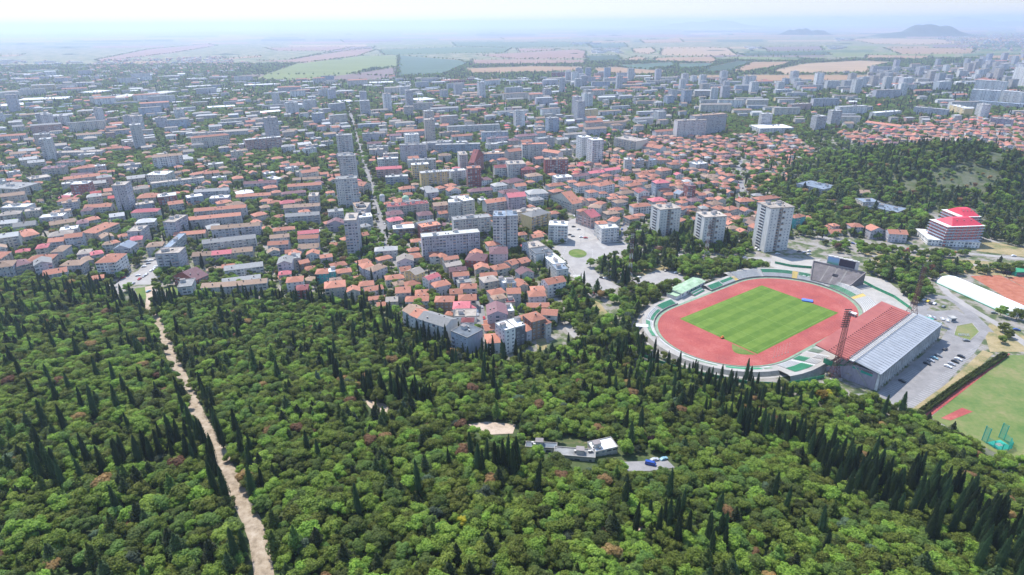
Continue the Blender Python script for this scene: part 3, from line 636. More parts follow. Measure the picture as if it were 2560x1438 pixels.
slot_tower(1690, 455, 1882, 440, 21, 15, 1400, 380, 3.2, "tallest white tower block beside the stadium car park")
place_hand()
# ------------------------------------------------------------------ stadium
SC = (189.0, 410.0); SA = rad(35.7)
SU = (math.cos(SA), math.sin(SA)); SV = (SU[1], -SU[0])
def sw(u, v): return (SC[0] + u * SU[0] + v * SV[0], SC[1] + u * SU[1] + v * SV[1])
def oval(r, t):
    t %= 4; L = 42.2
    if t < 1: return sw(-L + 2 * L * t, -r)
    if t < 2: a = -math.pi / 2 + (t - 1) * math.pi; return sw(L + r * math.cos(a), r * math.sin(a))
    if t < 3: return sw(L - 2 * L * (t - 2), r)
    a = math.pi / 2 + (t - 3) * math.pi; return sw(-L + r * math.cos(a), r * math.sin(a))
def ring(b, r0, r1, z0, z1, t0, t1, m=0, n=None, skirt=True):
    """a raised band round the oval: top face r0..r1 (z0 at r0, z1 at r1) with a riser at r0"""
    n = n or max(2, int((t1 - t0) * 26))
    for k in range(n):
        a = t0 + (t1 - t0) * k / n; c = t0 + (t1 - t0) * (k + 1) / n
        p0, p1, q0, q1 = oval(r0, a), oval(r0, c), oval(r1, a), oval(r1, c)
        b.quad((*p0, z0), (*q0, z1), (*q1, z1), (*p1, z0), m)
        if skirt: b.quad((*p0, z0 - .5), (*p0, z0), (*p1, z0), (*p1, z0 - .5), m)
def oval_sheet(name, r, mat, z, kind='structure'):
    b = MB(); n = 104; pts = [oval(r, 4 * k / n) for k in range(n)][::-1]
    area = sum(pts[k - 1][0] * pts[k][1] - pts[k][0] * pts[k - 1][1] for k in range(n))
    if area < 0: pts = pts[::-1]
    b.v = [(x, y, z) for x, y in pts]; b.f = [tuple(range(n))]; b.mi = [0]; b.uv = list(pts)
    return tag(b.obj(name, [mat]), kind=kind)
mark_poly([oval(66, 4 * k / 60) for k in range(60)], 2)
oval_sheet("stadium_apron", 63.5, M('concl'), .05)
oval_sheet("track_surround", 50.6, M('greenl'), .07)
t_ = NT("tartan_red"); p_ = t_.pos(); f_ = t_.math('MULTIPLY_ADD', t_.noise(p_, .06, 4, .6), .6, t_.math('MULTIPLY', t_.noise(p_, .8, 3), .4))
MAT['tartan'] = t_.fin(t_.ramp(f_, [(.35, (.27, .060, .056)), (.5, (.36, .078, .066)), (.68, (.45, .14, .115))]), .9)
oval_sheet("running_track", 48, M('tartan'), .09)
b = MB()
for r in (37, 38.3, 39.6, 40.9, 42.2, 43.5, 44.8, 46.2):
    ring(b, r, r + .10, .1, .1, 0, 4, 0, 104, False)
tag(b.obj("lane_lines", [m_plain('worn_lines', (.40, .19, .17), .9)]), kind='structure')
# pitch: object coordinates give the mown stripes
t_ = NT("mown_turf"); o_ = t_.obj(); s_ = t_.n("SeparateXYZ", {0: o_})
st_ = t_.math('GREATER_THAN', t_.math('SINE', t_.math('MULTIPLY', s_.outputs[1], 2 * math.pi / 13.2)), 0)
nz = t_.noise(o_, .12, 4, .6); nz2 = t_.noise(o_, 1.6, 3)
g1 = t_.ramp(nz, [(.3, (.068, .140, .013)), (.7, (.115, .190, .024))]); g2 = t_.ramp(nz, [(.3, (.095, .172, .018)), (.7, (.145, .222, .034))])
MAT['turf'] = t_.fin(t_.mix(.25, t_.mix(st_, g1, g2), nz2, 'SOFT_LIGHT'), .95)
b = MB(); b.quad((-52.8, -33, 0), (52.8, -33, 0), (52.8, 33, 0), (-52.8, 33, 0))
tag(b.obj("football_pitch", [M('turf')], None, loc=(SC[0], SC[1], .12), rz=SA), kind='structure')
b = MB()
def wl(x0, y0, x1, y1, t=.14):
    if x0 == x1: b.quad((x0 - t, y0, 0), (x0 + t, y0, 0), (x0 + t, y1, 0), (x0 - t, y1, 0))
    else: b.quad((x0, y0 - t, 0), (x1, y0 - t, 0), (x1, y0 + t, 0), (x0, y0 + t, 0))
wl(-50, -31, 50, -31); wl(-50, 31, 50, 31); wl(-50, -31, -50, 31); wl(50, -31, 50, 31); wl(0, -31, 0, 31)
for s_1 in (-1, 1):
    wl(s_1 * 33.5, -20, s_1 * 33.5, 20)
    for q in (-20, 20): wl(min(s_1 * 33.5, s_1 * 50), q, max(s_1 * 33.5, s_1 * 50), q)
tag(b.obj("pitch_lines", [m_plain("faint_chalk", (.17, .27, .06), .9)], None, loc=(SC[0], SC[1], .126), rz=SA), kind='structure')
# green patch inside the near left bend
gp = [sw(-54 - 9 * math.sin(a) * 1.0, 14 + 19 * a / math.pi) for a in [math.pi * k / 10 for k in range(11)]]
sheet("bend_lawn", gp, M('lawn'), .125, 0)
for u0, v0, uu, vv in ((-30, -49.5, 14, 2.4), (22, -49.5, 12, 2.4), (-55, 46, 16, 2)):
    pass
# terraces
SECT = [  # t0, t1, lower rows, upper rows
 (.62, .80, 'green', 'green'), (.82, 1.00, 'seatw', 'green'), (1.03, 1.17, 'seatw', 'seatw'), (1.19, 1.33, 'seatw', 'green'), (1.36, 1.49, 'seatw', 'green'),
 (1.52, 1.66, 'green', 'seatw'), (1.69, 1.86, 'seatw', 'seatw'), (1.88, 1.98, 'green', 'seatw'),
 (2.70, 2.78, 'greenl', 'concl'), (2.8, 2.88, 'concl', 'seatw'), (2.9, 2.99, 'green', 'seatw'), (3.01, 3.09, 'seatw', 'green'), (3.13, 3.16, 'seatw', 'greenl'), (3.17, 3.3, 'greenl', 'green'), (3.33, 3.46, 'seatw', 'greenl'), (3.48, 3.62, 'seatw', 'concl'), (3.64, 3.78, 'seatw', 'green'), (3.8, 3.92, 'green', 'seatw'), (3.94, 4.08, 'green', 'green')]
R0 = 51.5
TP = lambda t: (8, 1.2, .36) if 1.0 <= (t % 4) < 2.1 else (12, 1.3, .3) if 2.6 < (t % 4) < 3.1 else (5, 1.05, .34)
ter = thing("stadium_terrace", "low ring of concrete terraces with green and white seats round the red track", "stadium terrace", (0, 0, 0))
b = MB()
for T0, T1 in ((.6, .998), (1.0, 2.02), (2.70, 3.12), (3.12, 4.1)):
    NR, DR, DZ = TP(T0); ring(b, 50.8, 51.5, 1.0, 1.0, T0, T1, 0)
    for k in range(NR): ring(b, R0 + k * DR, R0 + (k + 1) * DR, 1.0 + k * DZ, 1.0 + k * DZ, T0, T1, 0)
    zt = 1.0 + NR * DZ
    ring(b, R0 + NR * DR, R0 + NR * DR + 3, zt, zt, T0, T1, 0)
    ring(b, R0 + NR * DR + 3, R0 + NR * DR + 5, zt, 0, T0, T1, 1, skirt=False)
b.obj("step", [M('concl'), M('conc')], ter)
for T0, T1 in ((.6, 2.02), (2.84, 4.1)):
    b = MB()
    n = int((T1 - T0) * 26)
    for k in range(n):
        a = T0 + (T1 - T0) * k / n; c = T0 + (T1 - T0) * (k + 1) / n
        p0, p1 = oval(50.7, a), oval(50.7, c); b.quad((*p0, 0), (*p0, 1.25), (*p1, 1.25), (*p1, 0))
        p0, p1 = oval(50.85, a), oval(50.85, c); b.quad((*p0, 0), (*p1, 0), (*p1, 1.25), (*p0, 1.25))
    b.obj("parapet", [M('conc')], ter)
for i, (t0, t1, lo, up) in enumerate(SECT):
    NR, DR, DZ = TP(t0)
    for half, mk in ((0, lo), (1, up)):
        if mk == 'concl': continue
        b = MB()
        for k in range(NR):
            if (k < NR // 2) != (half == 0): continue
            r = R0 + k * DR + .3
            ring(b, r, r + .6, 1.0 + k * DZ + .42, 1.0 + k * DZ + .42, t0, t1, 0)
        b.obj("seat_block", [M(mk)], ter)
    if t1 < 2 and i % 2 == 1:
        b = MB()
        for k in range(NR): ring(b, R0 + k * DR, R0 + (k + 1) * DR, 1.03 + k * DZ, 1.03 + k * DZ, t1 + .002, t1 + .025, 0, 2)
        b.obj("stair", [M('yel')], ter)
    elif i % 2 == 0:
        b = MB()
        for k in range(NR): ring(b, R0 + k * DR, R0 + (k + 1) * DR, 1.03 + k * DZ, 1.03 + k * DZ, t1 + .004, t1 + .018, 0, 2)
        b.obj("stair", [M('seatw')], ter)
def text(name, s, size, loc, rot, mat, ext=.08, parent=None):
    cu = bpy.data.curves.new(name, 'FONT'); cu.body = s; cu.size = size; cu.extrude = ext; cu.align_x = 'CENTER'; cu.offset = size * .02
    cu.materials.append(mat); tmp = bpy.data.objects.new(name + '_curve', cu); me = bpy.data.meshes.new_from_object(tmp); bpy.data.objects.remove(tmp)
    o = bpy.data.objects.new(name, me); COL.objects.link(o); o.location = loc; o.rotation_euler = rot
    if parent: o.parent = parent
    return o
# white letters laid over the green seats of the far right bend
word = "БЕРОЕ"
for i, ch in enumerate(word):
    NR, DR, DZ = TP(1.4); t = 1.385 + i * .022; p = oval(R0 + 4.2, t); q = oval(R0 + 5.2, t); an = math.atan2(q[1] - p[1], q[0] - p[0])
    text("letter", ch, 4.2, (*p, 1.0 + 3 * DZ + .75), (0.3 * 0, 0, an + math.pi / 2 + math.pi), M('seatw'), parent=ter)

# grandstand -------------------------------------------------------------
GA = G(2189, 977); GB = G(2345, 845)
ga = math.atan2(GB[1] - GA[1], GB[0] - GA[0]); GL = math.dist(GA, GB)
gs = thing("grandstand", "big covered grandstand with red front roof, grey rear roof and ribbed back wall", "grandstand", (GA[0], GA[1], 0), ga)
HB, HJ, HF = 12.5, 14.8, 17.5; JW, FW = 14.5, 38.0
mark_poly(footprint((GA[0] + math.cos(ga) * GL / 2 - math.sin(ga) * 18, GA[1] + math.sin(ga) * GL / 2 + math.cos(ga) * 18), ga, GL + 6, 46), 1)
t_ = NT("red_sheet_roof"); o_ = t_.obj(); nz = t_.noise(o_, .12, 4, .65)
wv = t_.n("TexWave", {'Vector': o_, 'Scale': .55}, bands_direction='X').outputs[0]
MAT['redroof'] = t_.fin(t_.ramp(t_.math('MULTIPLY_ADD', nz, .8, t_.math('MULTIPLY', wv, .2)), [(.3, (.31, .085, .072)), (.6, (.40, .12, .10)), (.85, (.47, .18, .15))]), .7, bump=wv, bs=.06)
t_ = NT("grey_sheet_roof"); o_ = t_.obj(); nz = t_.noise(o_, .2, 4, .65)
wv = t_.n("TexWave", {'Vector': o_, 'Scale': .55}, bands_direction='X').outputs[0]
MAT['greyroof'] = t_.fin(t_.ramp(t_.math('MULTIPLY_ADD', nz, .7, t_.math('MULTIPLY', wv, .3)), [(.3, (.31, .325, .345)), (.7, (.47, .49, .51))]), .5, bump=wv, bs=.25, metal=.2)
b = MB(); b.box(0, GL, 1.2, 30, -.5, 11.6, 0)
# sloped seating in front
b2 = MB()
for k in range(16): b2.box(0, GL, 30 - 1.0 * (k + 1) - 0, 31 - 1.0 * (k + 1), 0, 3 + k * .52, 0)
b.v = [(x, min(y, 12.0), z) for x, y, z in b.v]
b.obj("back_wall", [M('Wd')], gs)
b = MB()
NRW = 18
for k in range(NRW):
    y0 = 33.5 - (k + 1) * 1.15; b.box(2, GL - 2, y0, y0 + 1.15, 0, 1.6 + k * .5, 0)
b.obj("seating_tier", [M('concl')], gs)
for k in range(0, NRW, 1):
    if k % 2: continue
    b = MB(); y0 = 33.5 - (k + 1) * 1.15
    b.box(3, GL - 3, y0 + .2, y0 + .8, 1.6 + k * .5, 1.6 + k * .5 + .4, 0); b.obj("seat_row", [M('green' if k % 4 else 'seatw')], gs)
def slab(b, x0, x1, y0, z0, y1, z1, th, m=0):
    P = [(x0, y0, z0), (x1, y0, z0), (x1, y1, z1), (x0, y1, z1)]; Q = [(x, y, z - th) for x, y, z in P]
    b.quad(*P, m); b.quad(*Q[::-1], m)
    for k in range(4): b.quad(Q[k], Q[(k + 1) % 4], P[(k + 1) % 4], P[k], m)
b = MB(); slab(b, -1.5, GL - 3.5, -.8, HB, JW, HJ, .5); b.obj("rear_roof", [M('greyroof')], gs)
b = MB(); slab(b, -5, GL - 8, JW + 3.2, HJ + .5, FW, HF, .6)
rr = b.obj("front_roof", [M('redroof')], gs)
# purlins with small dark end brackets
for k in range(33):
    x = -4 + k * (GL - 6) / 33
    b = MB(); b.beam((x, JW + 3.3, HJ + .70), (x, FW - 8.5, HJ + .75 + (HF - HJ - .5) * (FW - 8.5 - JW - 3.2) / (FW - JW - 3.2)), .2)
    zq = HJ + .75 + (HF - HJ - .5) * (FW - 8.5 - JW - 3.2) / (FW - JW - 3.2)
    b.box(x - .2, x + .2, FW - 8.8, FW - 8.4, zq - .1, zq + .35, 1); b.box(x - .3, x + .3, JW + 3.2, JW + 3.8, HJ + .5, HJ + 1.2, 1)
    b.obj("purlin", [M('redroof'), M('dark')], gs)
for k in range(30):
    x = -.5 + k * (GL - 4) / 30
    b = MB(); b.beam((x, 0, HB + .3), (x, JW - .3, HJ + .22), .16); b.box(x - .12, x + .12, 3.2, 5.2, HB + .55, HB + 1.0, 0)
    b.obj("rib", [M('metal')], gs)
# walkway truss between the two roofs
b = MB(); b.box(-3, GL - 6, JW + .2, JW + 3.0, HJ - .2, HJ + .15, 1)
for k in range(44):
    x = -2.5 + k * (GL - 4.5) / 44; x2 = x + (GL - 4.5) / 44
    for yy in (JW + .4, JW + 2.9):
        b.beam((x, yy, HJ + .1), (x, yy, HJ + 1.6), .14); b.beam((x, yy, HJ + 1.6), (x2, yy, HJ + .1), .1)
    b.beam((x, JW + .4, HJ + 1.6), (x, JW + 2.9, HJ + 1.6), .12)
for yy in (JW + .4, JW + 2.9): b.beam((-2.5, yy, HJ + 1.6), (GL - 7, yy, HJ + 1.6), .16)
b.obj("truss_walkway", [M('metal'), M('Wa')], gs)
# curved white ribs of the back wall, two bands of dark windows between them
for k in range(26):
    x = .5 + k * (GL - 1) / 25; b = MB(); pr = []
    for q in range(7):
        f = q / 6; pr.append((.6 - .9 * math.sin(math.pi * min(1, f * 1.1)) * (.4 + f * .6) - max(0, .5 - f) * 2.2, f * 12.0))
    for (y0, z0), (y1, z1) in zip(pr[:-1], pr[1:]):
        b.box(x - .28, x + .28, min(y0, y1), 1.3, z0, z1, 0, bot=True)
    b.obj("buttress", [M('Ww')], gs)
for z0, z1, mk in ((.6, 4.6, 'dark'), (5.4, 8.4, 'glass'), (9.0, 10.8, 'glass')):
    b = MB(); b.box(.5, GL - .5, 1.05, 1.25, z0, z1, 0); b.obj("window_band", [M(mk)], gs)
# near end wall with diagonal stair, red letters and teal painting
b = MB()
b.v += [(0, 1.2, 0), (0, 30, 0), (0, 33, 1.5), (0, 30, 3), (0, 14, 11.5), (0, 1.2, 11.6)]; b.f.append((5, 4, 3, 2, 1, 0)); b.mi.append(0); b.uv += [(0, 0)] * 6
b.v += [(x - .3, y, z) for x, y, z in b.v[:6]]; b.f.append((6, 7, 8, 9, 10, 11)); b.mi.append(0); b.uv += [(0, 0)] * 6
for k in range(6):
    b.f.append((k, (k + 1) % 6, 6 + (k + 1) % 6, 6 + k)); b.mi.append(0); b.uv += [(0, 0)] * 4
b.obj("end_wall", [M('Wm')], gs)
b = MB(); b.beam((-.6, 4.6, .3), (-.6, 14.5, 11.4), .55); b.beam((-.6, 14.5, 11.4), (-.6, 34, 8.2), .25); b.obj("stair_beam", [M('concl')], gs)
b = MB(); b.quad((-.34, 10.5, 8.2), (-.34, 3.6, 8.2), (-.34, 3.6, 9.6), (-.34, 10.5, 9.9), 0); b.quad((-.34, 15.5, 9.0), (-.34, 12, 9.2), (-.34, 12, 10.4), (-.34, 15.5, 10.2), 0); b.obj("wall_painting", [M('teal')], gs)
o = text("wall_letters", "СТАДИОН", 1.5, (-.4, 7.6, 9.95), (rad(90), 0, rad(-90)), M('mred'), .04, gs)
b = MB(); b.box(.2, 1.2, 16, 33, 4.2, 7.6, 0); b.obj("green_screen", [M('green')], gs)
b = MB(); b.box(GL - 1, GL - .4, 1.2, 28, 0, 9, 0); b.obj("far_end_wall", [M('Wm')], gs)
b = MB()
for x in (GL + 1, GL + 5): b.box(x, x + .4, 8, 15, 0, 9.5, 0)
b.box(GL, GL + 7, 7, 16, 9.5, 10, 0); b.obj("end_platform", [M('teal')], gs)
# small flat annex at the near end of the stand
c_, an_, wx_ = front(2090, 915, 2140, 945, 9, 1.2)
annex = thing("changing_hut", "grey flat roofed annex with pinkish roof panels beside the grandstand end", "building", (c_[0] - 2, c_[1] + 2, 0), an_)
b = MB(); b.box(-6.5, 6.5, -4.5, 4.5, -.5, 4, 0); b.obj("wall", [M('Wm')], annex)
b = MB(); b.box(-6.8, 6.8, -4.8, 4.8, 4, 4.35, 0, bot=True)
b.obj("roof", [M('Fn')], annex)
b = MB()
for k in range(5): b.box(-6 + k * 2.5, -4.6 + k * 2.5, -4.2, 3.8, 4.36, 4.62, 0)
b.obj("roof_panel", [M('Rt')], annex); mark_poly(footprint(c_, an_, 15, 11), 1)

# floodlight masts ---------------------------------------------------------
def mast(px, py, hh, label, banded, face):
    g = G(px, py); t = thing("floodlight_mast", label, "floodlight mast", (g[0], g[1], terr(*g)), 0, "floodlight masts round the stadium")
    W0, W1 = 3.4, 1.3
    def half(z): return (4.4 - z * .27) if z < 10 else 1.7 - .5 * (z - 10) / (hh - 10)
    for seg in range(2 if not banded else 10):
        z0 = hh * seg / (2 if not banded else 10); z1 = hh * (seg + 1) / (2 if not banded else 10); b = MB()
        n = max(1, int((z1 - z0) / 2.6))
        for k in range(n):
            a = z0 + (z1 - z0) * k / n; c = z0 + (z1 - z0) * (k + 1) / n; A, C = half(a) / 1.35, half(c) / 1.35
            P = [(-A, -A, a), (A, -A, a), (A, A, a), (-A, A, a)]; Q = [(-C, -C, c), (C, -C, c), (C, C, c), (-C, C, c)]
            for q in range(4):
                b.beam(P[q], Q[q], .2); b.beam(P[q], Q[(q + 1) % 4], .1); b.beam(P[(q + 1) % 4], Q[q], .1); b.beam(Q[q], Q[(q + 1) % 4], .1)
        b.obj("lattice_section", [M('seatw' if banded and seg % 2 else 'mred')], t)
    b = MB()
    for sx, sy in ((-1, -1), (1, -1), (1, 1), (-1, 1)): b.box(sx * 3.0 - .7, sx * 3.0 + .7, sy * 3.0 - .7, sy * 3.0 + .7, -.6, 1.4, 0)
    b.obj("footing", [M('concl')], t)
    for k in range(9):
        z = hh - 10.5 + k * 1.45; b = MB()
        b.beam((-1.9, -1.2, z), (1.9, -1.2, z), .15, 0)
        for q in range(5):
            x = -1.7 + q * .85; b.box(x - .28, x + .28, -1.7, -1.2, z - .3, z + .3, 1, bot=True)
        l = b.obj("lamp_row", [M('mred'), M('dark')], t); l.rotation_euler[2] = face
    return t
mast(2083, 945, 46, "red brown lattice floodlight mast in front of the red stand roof", False, rad(70 + 90 + 20))
mast(2277, 790, 40, "red brown lattice floodlight mast at the far corner of the grandstand", False, rad(130 + 90))
mast(1573, 706, 44, "red and white banded lattice mast between the cedars and the roundabout park", True, rad(-30))
mast(1764, 645, 36, "red and white banded lattice mast in front of the white tower block", True, rad(20))

# scoreboard stand ----------------------------------------------------------
p0 = G(2028, 694, 4); p1 = G(2119, 716, 4); an = math.atan2(p1[1] - p0[1], p1[0] - p0[0]); L = math.dist(p0, p1)
ss = thing("concrete_stand", "bare weathered concrete stand with a square tunnel opening below the scoreboard", "stand", (p0[0], p0[1], 0), an)
b = MB(); NR2 = 18
for k in range(NR2):
    e = k * .35
    if 8 <= k < 11:
        b.box(-e, L * .44, k * 1.25, 50 - 0, 0, 2.6 + k * .42, 0) if False else b.box(-e, L * .46, k * 1.25, (k + 1) * 1.25, 0, 2.6 + k * .42, 0)
        b.box(L * .46 + 4.5, L + e, k * 1.25, (k + 1) * 1.25, 0, 2.6 + k * .42, 0)
    else: b.box(-e, L + e, k * 1.25, (k + 1) * 1.25, 0, 2.6 + k * .42, 0)
b.obj("step", [M('concd')], ss)
b = MB()
zt = 2.6 + NR2 * .42; e = NR2 * .35
b.box(-e - .5, L + e + .5, NR2 * 1.25, NR2 * 1.25 + .8, 0, zt + 1.2, 0)
b.beam((-.4, 0, 3.2), (-e - .3, NR2 * 1.25, zt + 1), .6); b.beam((L + .4, 0, 3.2), (L + e + .3, NR2 * 1.25, zt + 1), .6)
b.obj("parapet", [M('concd')], ss)
for x in (L * .25, L * .5, L * .75):
    b = MB(); b.box(x - .35, x + .35, 0, .5, 0, 0, 0)
    b = MB()
    for k in range(NR2):
        if 8 <= k < 11 and abs(x - L * .5) < 3: continue
        b.box(x - .5, x + .5, k * 1.25, (k + 1) * 1.25, 2.6 + k * .42, 2.66 + k * .42, 0)
    b.obj("stair", [M('concl')], ss)
mark_poly(footprint((p0[0] + math.cos(an) * L / 2 - math.sin(an) * 11, p0[1] + math.sin(an) * L / 2 + math.cos(an) * 11), an, L + 14, 26), 1)
sb = thing("scoreboard", "wide scoreboard, blue and green advert at its left and black display at its right", "scoreboard",
           (p0[0] - math.sin(an) * NR2 * 1.25 + math.cos(an) * 4, p0[1] + math.cos(an) * NR2 * 1.25 + math.sin(an) * 4, 0), an)
b = MB(); b.box(0, L - 4, 1.2, 3.4, zt + .8, zt + 8.2, 0, bot=True)
for k in range(5): b.box(1 + k * (L - 7) / 4, 1.8 + k * (L - 7) / 4, 1.2, 2.4, zt - 3, zt + .8, 0)
b.obj("cabinet", [M('Wa')], sb)
t_ = NT("advert"); o_ = t_.obj(); s_ = t_.n("SeparateXYZ", {0: o_})
f_ = t_.math('MULTIPLY_ADD', s_.outputs[2], .07, t_.math('MULTIPLY', t_.noise(o_, .35, 3), .5))
advm = t_.fin(t_.ramp(f_, [(.95, (.10, .38, .16)), (1.02 if False else .98, (.20, .42, .60)), (1.0, (.30, .52, .72))]), .5)
adv = t_ = NT("advert_panel"); o_ = t_.obj(); s_ = t_.n("SeparateXYZ", {0: o_}); zz_ = t_.math('DIVIDE', t_.math('SUBTRACT', s_.outputs[2], zt + .8), 8.8)
advm = t_.fin(t_.ramp(t_.math('ADD', zz_, t_.math('MULTIPLY', t_.noise(o_, .5, 3), .15)), [(.15, (.12, .36, .18)), (.4, (.22, .42, .52)), (.8, (.24, .42, .66))]), .5)
b = MB(); b.quad((.5, 1.17, zt + 1.4), (L * .33, 1.17, zt + 1.4), (L * .33, 1.17, zt + 7.7), (.5, 1.17, zt + 7.7)); b.obj("advert_panel", [advm], sb)
b = MB(); b.quad((L * .34, 1.16, zt + 1.4), (L - 6.4, 1.16, zt + 1.4), (L - 6.4, 1.16, zt + 7.7), (L * .34, 1.16, zt + 7.7)); b.obj("display", [m_plain("black_display", (.03, .035, .06), .3, .2)], sb)
for k in range(6):
    b = MB(); x = 3 + k * (L - 10) / 5; b.box(x, x + 1.4, .2, 2.4, zt + 8.2, zt + 8.8, 0, bot=True); b.obj("top_lamp", [M('Wa')], sb)

# bank of pale concrete and its green fence
bank = GP([(2165, 690), (2215, 700), (2262, 738), (2290, 772), (2278, 800), (2205, 764), (2160, 735), (2122, 716)])
sheet("pale_bank", bank, M('concl'), .12, 2)
bank2 = GP([(1930, 640), (2030, 650), (2052, 648), (2020, 690), (1960, 682), (1925, 665)])
sheet("pale_bank", bank2, M('concl'), .12, 2)
def fence(pts, h, mat, label, cat='fence', name='fence', post=6):
    """posts and panels along world points"""
    t = thing(name, label, cat, (pts[0][0], pts[0][1], 0))
    b = MB(); pb = MB(); o = pts[0]
    for a, c in zip(pts[:-1], pts[1:]):
        n = max(1, int(math.dist(a, c) / post))
        for k in range(n):
            x0, y0 = a[0] + (c[0] - a[0]) * k / n - o[0], a[1] + (c[1] - a[1]) * k / n - o[1]
            x1, y1 = a[0] + (c[0] - a[0]) * (k + 1) / n - o[0], a[1] + (c[1] - a[1]) * (k + 1) / n - o[1]
            z0 = terr(x0 + o[0], y0 + o[1]); z1 = terr(x1 + o[0], y1 + o[1])
            dx, dy = x1 - x0, y1 - y0; l = math.hypot(dx, dy); nx_, ny_ = -dy / l * .08, dx / l * .08
            for s in (1, -1):
                P = [(x0 + nx_ * s, y0 + ny_ * s, z0 + .1), (x1 + nx_ * s, y1 + ny_ * s, z1 + .1), (x1 + nx_ * s, y1 + ny_ * s, z1 + h), (x0 + nx_ * s, y0 + ny_ * s, z0 + h)]
                b.quad(*(P if s < 0 else P[::-1]))
            b.quad((x0 - nx_, y0 - ny_, z0 + h), (x1 - nx_, y1 - ny_, z1 + h), (x1 + nx_, y1 + ny_, z1 + h), (x0 + nx_, y0 + ny_, z0 + h))
            pb.beam((x0, y0, z0), (x0, y0, z0 + h + .2), .2)
    b.obj("panel", [M(mat)], t); pb.obj("post", [M('metal')], t); return t
fence(GP([(2150, 703), (2185, 722), (2235, 745), (2278, 776)]), 2.4, 'green', "solid green fence climbing the pale bank towards the far mast")
fence(GP([(1937, 659), (1975, 667), (2034, 672)]), 2.2, 'green', "short green fence on the pale terrace left of the scoreboard stand")
fence(GP([(1585, 850), (1600, 890), (1640, 905), (1700, 925), (1760, 940), (1870, 960), (1960, 965), (2060, 945)]), 2.2, 'green', "green fence between the stadium and the cypress wood")
# pavilion
c_, an_, wx_ = front(1703, 733, 1762, 703, 11, 1.4)
pv = thing("green_pavilion", "long pavilion with a pale green roof and white walls on the far touchline", "pavilion", (*c_, 0), an_)
W_, Rf, h_, tp = shell(wx_, 11, 1.4, 'g', .12, .8)
W_.obj("wall", [M('Ww'), M('Ww')], pv); Rf.obj("roof", [M('Fe'), M('Ww')], pv)
for k in range(6): b = MB(); x = -wx_ / 2 + 2 + k * (wx_ - 4) / 5; b.box(x, x + 1.6, -5.6, -5.45, 1.2, 3.2, 0); b.obj("window", [M('glass')], pv)
b = MB(); b.box(-wx_ / 2 - 6, -wx_ / 2, -5, 4, -.5, 3, 0); b.obj("wing", [M('Ww')], pv)
b = MB(); b.box(-wx_ / 2 - 6.3, -wx_ / 2 + .1, -5.3, 4.3, 3, 3.3, 0, bot=True); b.obj("wing_roof", [M('Fe')], pv)
mark_poly(footprint(c_, an_, wx_ + 12, 14), 1)
bt = thing("bench_tier", "small tier of white and green benches in front of the green roofed pavilion", "seating", (c_[0] + math.sin(an_) * 9, c_[1] - math.cos(an_) * 9, 0), an_)
for k in range(5):
    b = MB(); b.box(-7, 9, -2.4 + k * 1.1, -1.3 + k * 1.1, 0, .5 + k * .45, 0); b.obj("step", [M('conc')], bt)
    b = MB(); b.box(-6.6, 8.6, -2.2 + k * 1.1, -1.6 + k * 1.1, .52 + k * .45, .9 + k * .45, 0); b.obj("bench", [M('seatw' if k % 2 else 'green')], bt)
# small stadium furniture
def hut(px, py, an, lx, ly, h, wm, rm, name, label, cat):
    g = G(px, py); t = thing(name, label, cat, (*g, terr(*g)), an)
    b = MB(); b.box(-lx / 2, lx / 2, -ly / 2, ly / 2, -.3, h, 0); b.obj("wall", [M(wm)], t)
    b = MB(); b.box(-lx / 2 - .3, lx / 2 + .3, -ly / 2 - .3, ly / 2 + .3, h, h + .25, 0, bot=True); b.obj("roof", [M(rm)], t)
    b = MB(); b.box(-lx / 2 + .4, lx / 2 - .4, -ly / 2 - .06, -ly / 2 + .02, .5, h - .5, 0, bot=True); b.obj("window", [M('glass')], t)
    mark_poly(footprint(g, an, lx + 2, ly + 2), 1); return t
hut(2130, 789, rad(-50), 5, 3, 2.2, 'Wc', 'Fw', 'dugout', "cream dugout box at the corner of the red track", 'dugout')
hut(1602, 822, rad(-10), 10, 4, 2.6, 'Wu', 'Fw', 'kiosk', "white and blue kiosk outside the left bend of the stadium", 'kiosk')
hut(2378, 802, rad(5), 4, 4, 3, 'Ww', 'Fa', 'kiosk', "small white gatehouse beside the triangular lawn", 'kiosk')
g = G(2018, 753); t = thing("landing_mat", "bright blue high jump mat on the red infield", "mat", (*g, .1), rad(-25))
b = MB(); b.box(-4, 4, -2, 2, 0, .9, 0); b.obj("pad", [m_plain("blue_vinyl", (.08, .16, .55), .5, .1)], t)
b = MB(); b.box(-4.1, 4.1, -2.1, 2.1, .9, .96, 0); b.obj("cover", [m_plain("blue_cover", (.10, .20, .62), .5, .1)], t)
g = G(1805, 846); t = thing("mower", "tiny orange mower parked at the pitch corner", "mower", (*g, .12), .5)
b = MB(); b.box(-1.2, 1.2, -.7, .7, .3, 1.0, 0); b.box(-.2, .9, -.5, .5, 1.0, 1.7, 0); b.obj("body", [m_plain("orange_paint", (.6, .2, .05), .5)], t)
b = MB(); [b.box(x, x + .5, y, y + .2, 0, .5, 0) for x in (-1.1, .6) for y in (-.9, .7)]; b.obj("wheel", [M('dark')], t)
for k, (px, py) in enumerate(((1925, 889), (1932, 886), (1939, 884), (1947, 881), (1955, 878), (1962, 876))):
    g = G(px + 8, py + 6); t = thing("flagpole", "slim white pole in the row near the stand corner of the track", "pole", (*g, .1), 0, "row of slim white poles beside the lower bend")
    b = MB(); b.beam((0, 0, 0), (0, 0, 8), .07); b.obj("pole", [M('seatw')], t); b = MB(); b.box(-.3, .3, -.3, .3, 0, .3, 0); b.obj("base", [M('conc')], t)

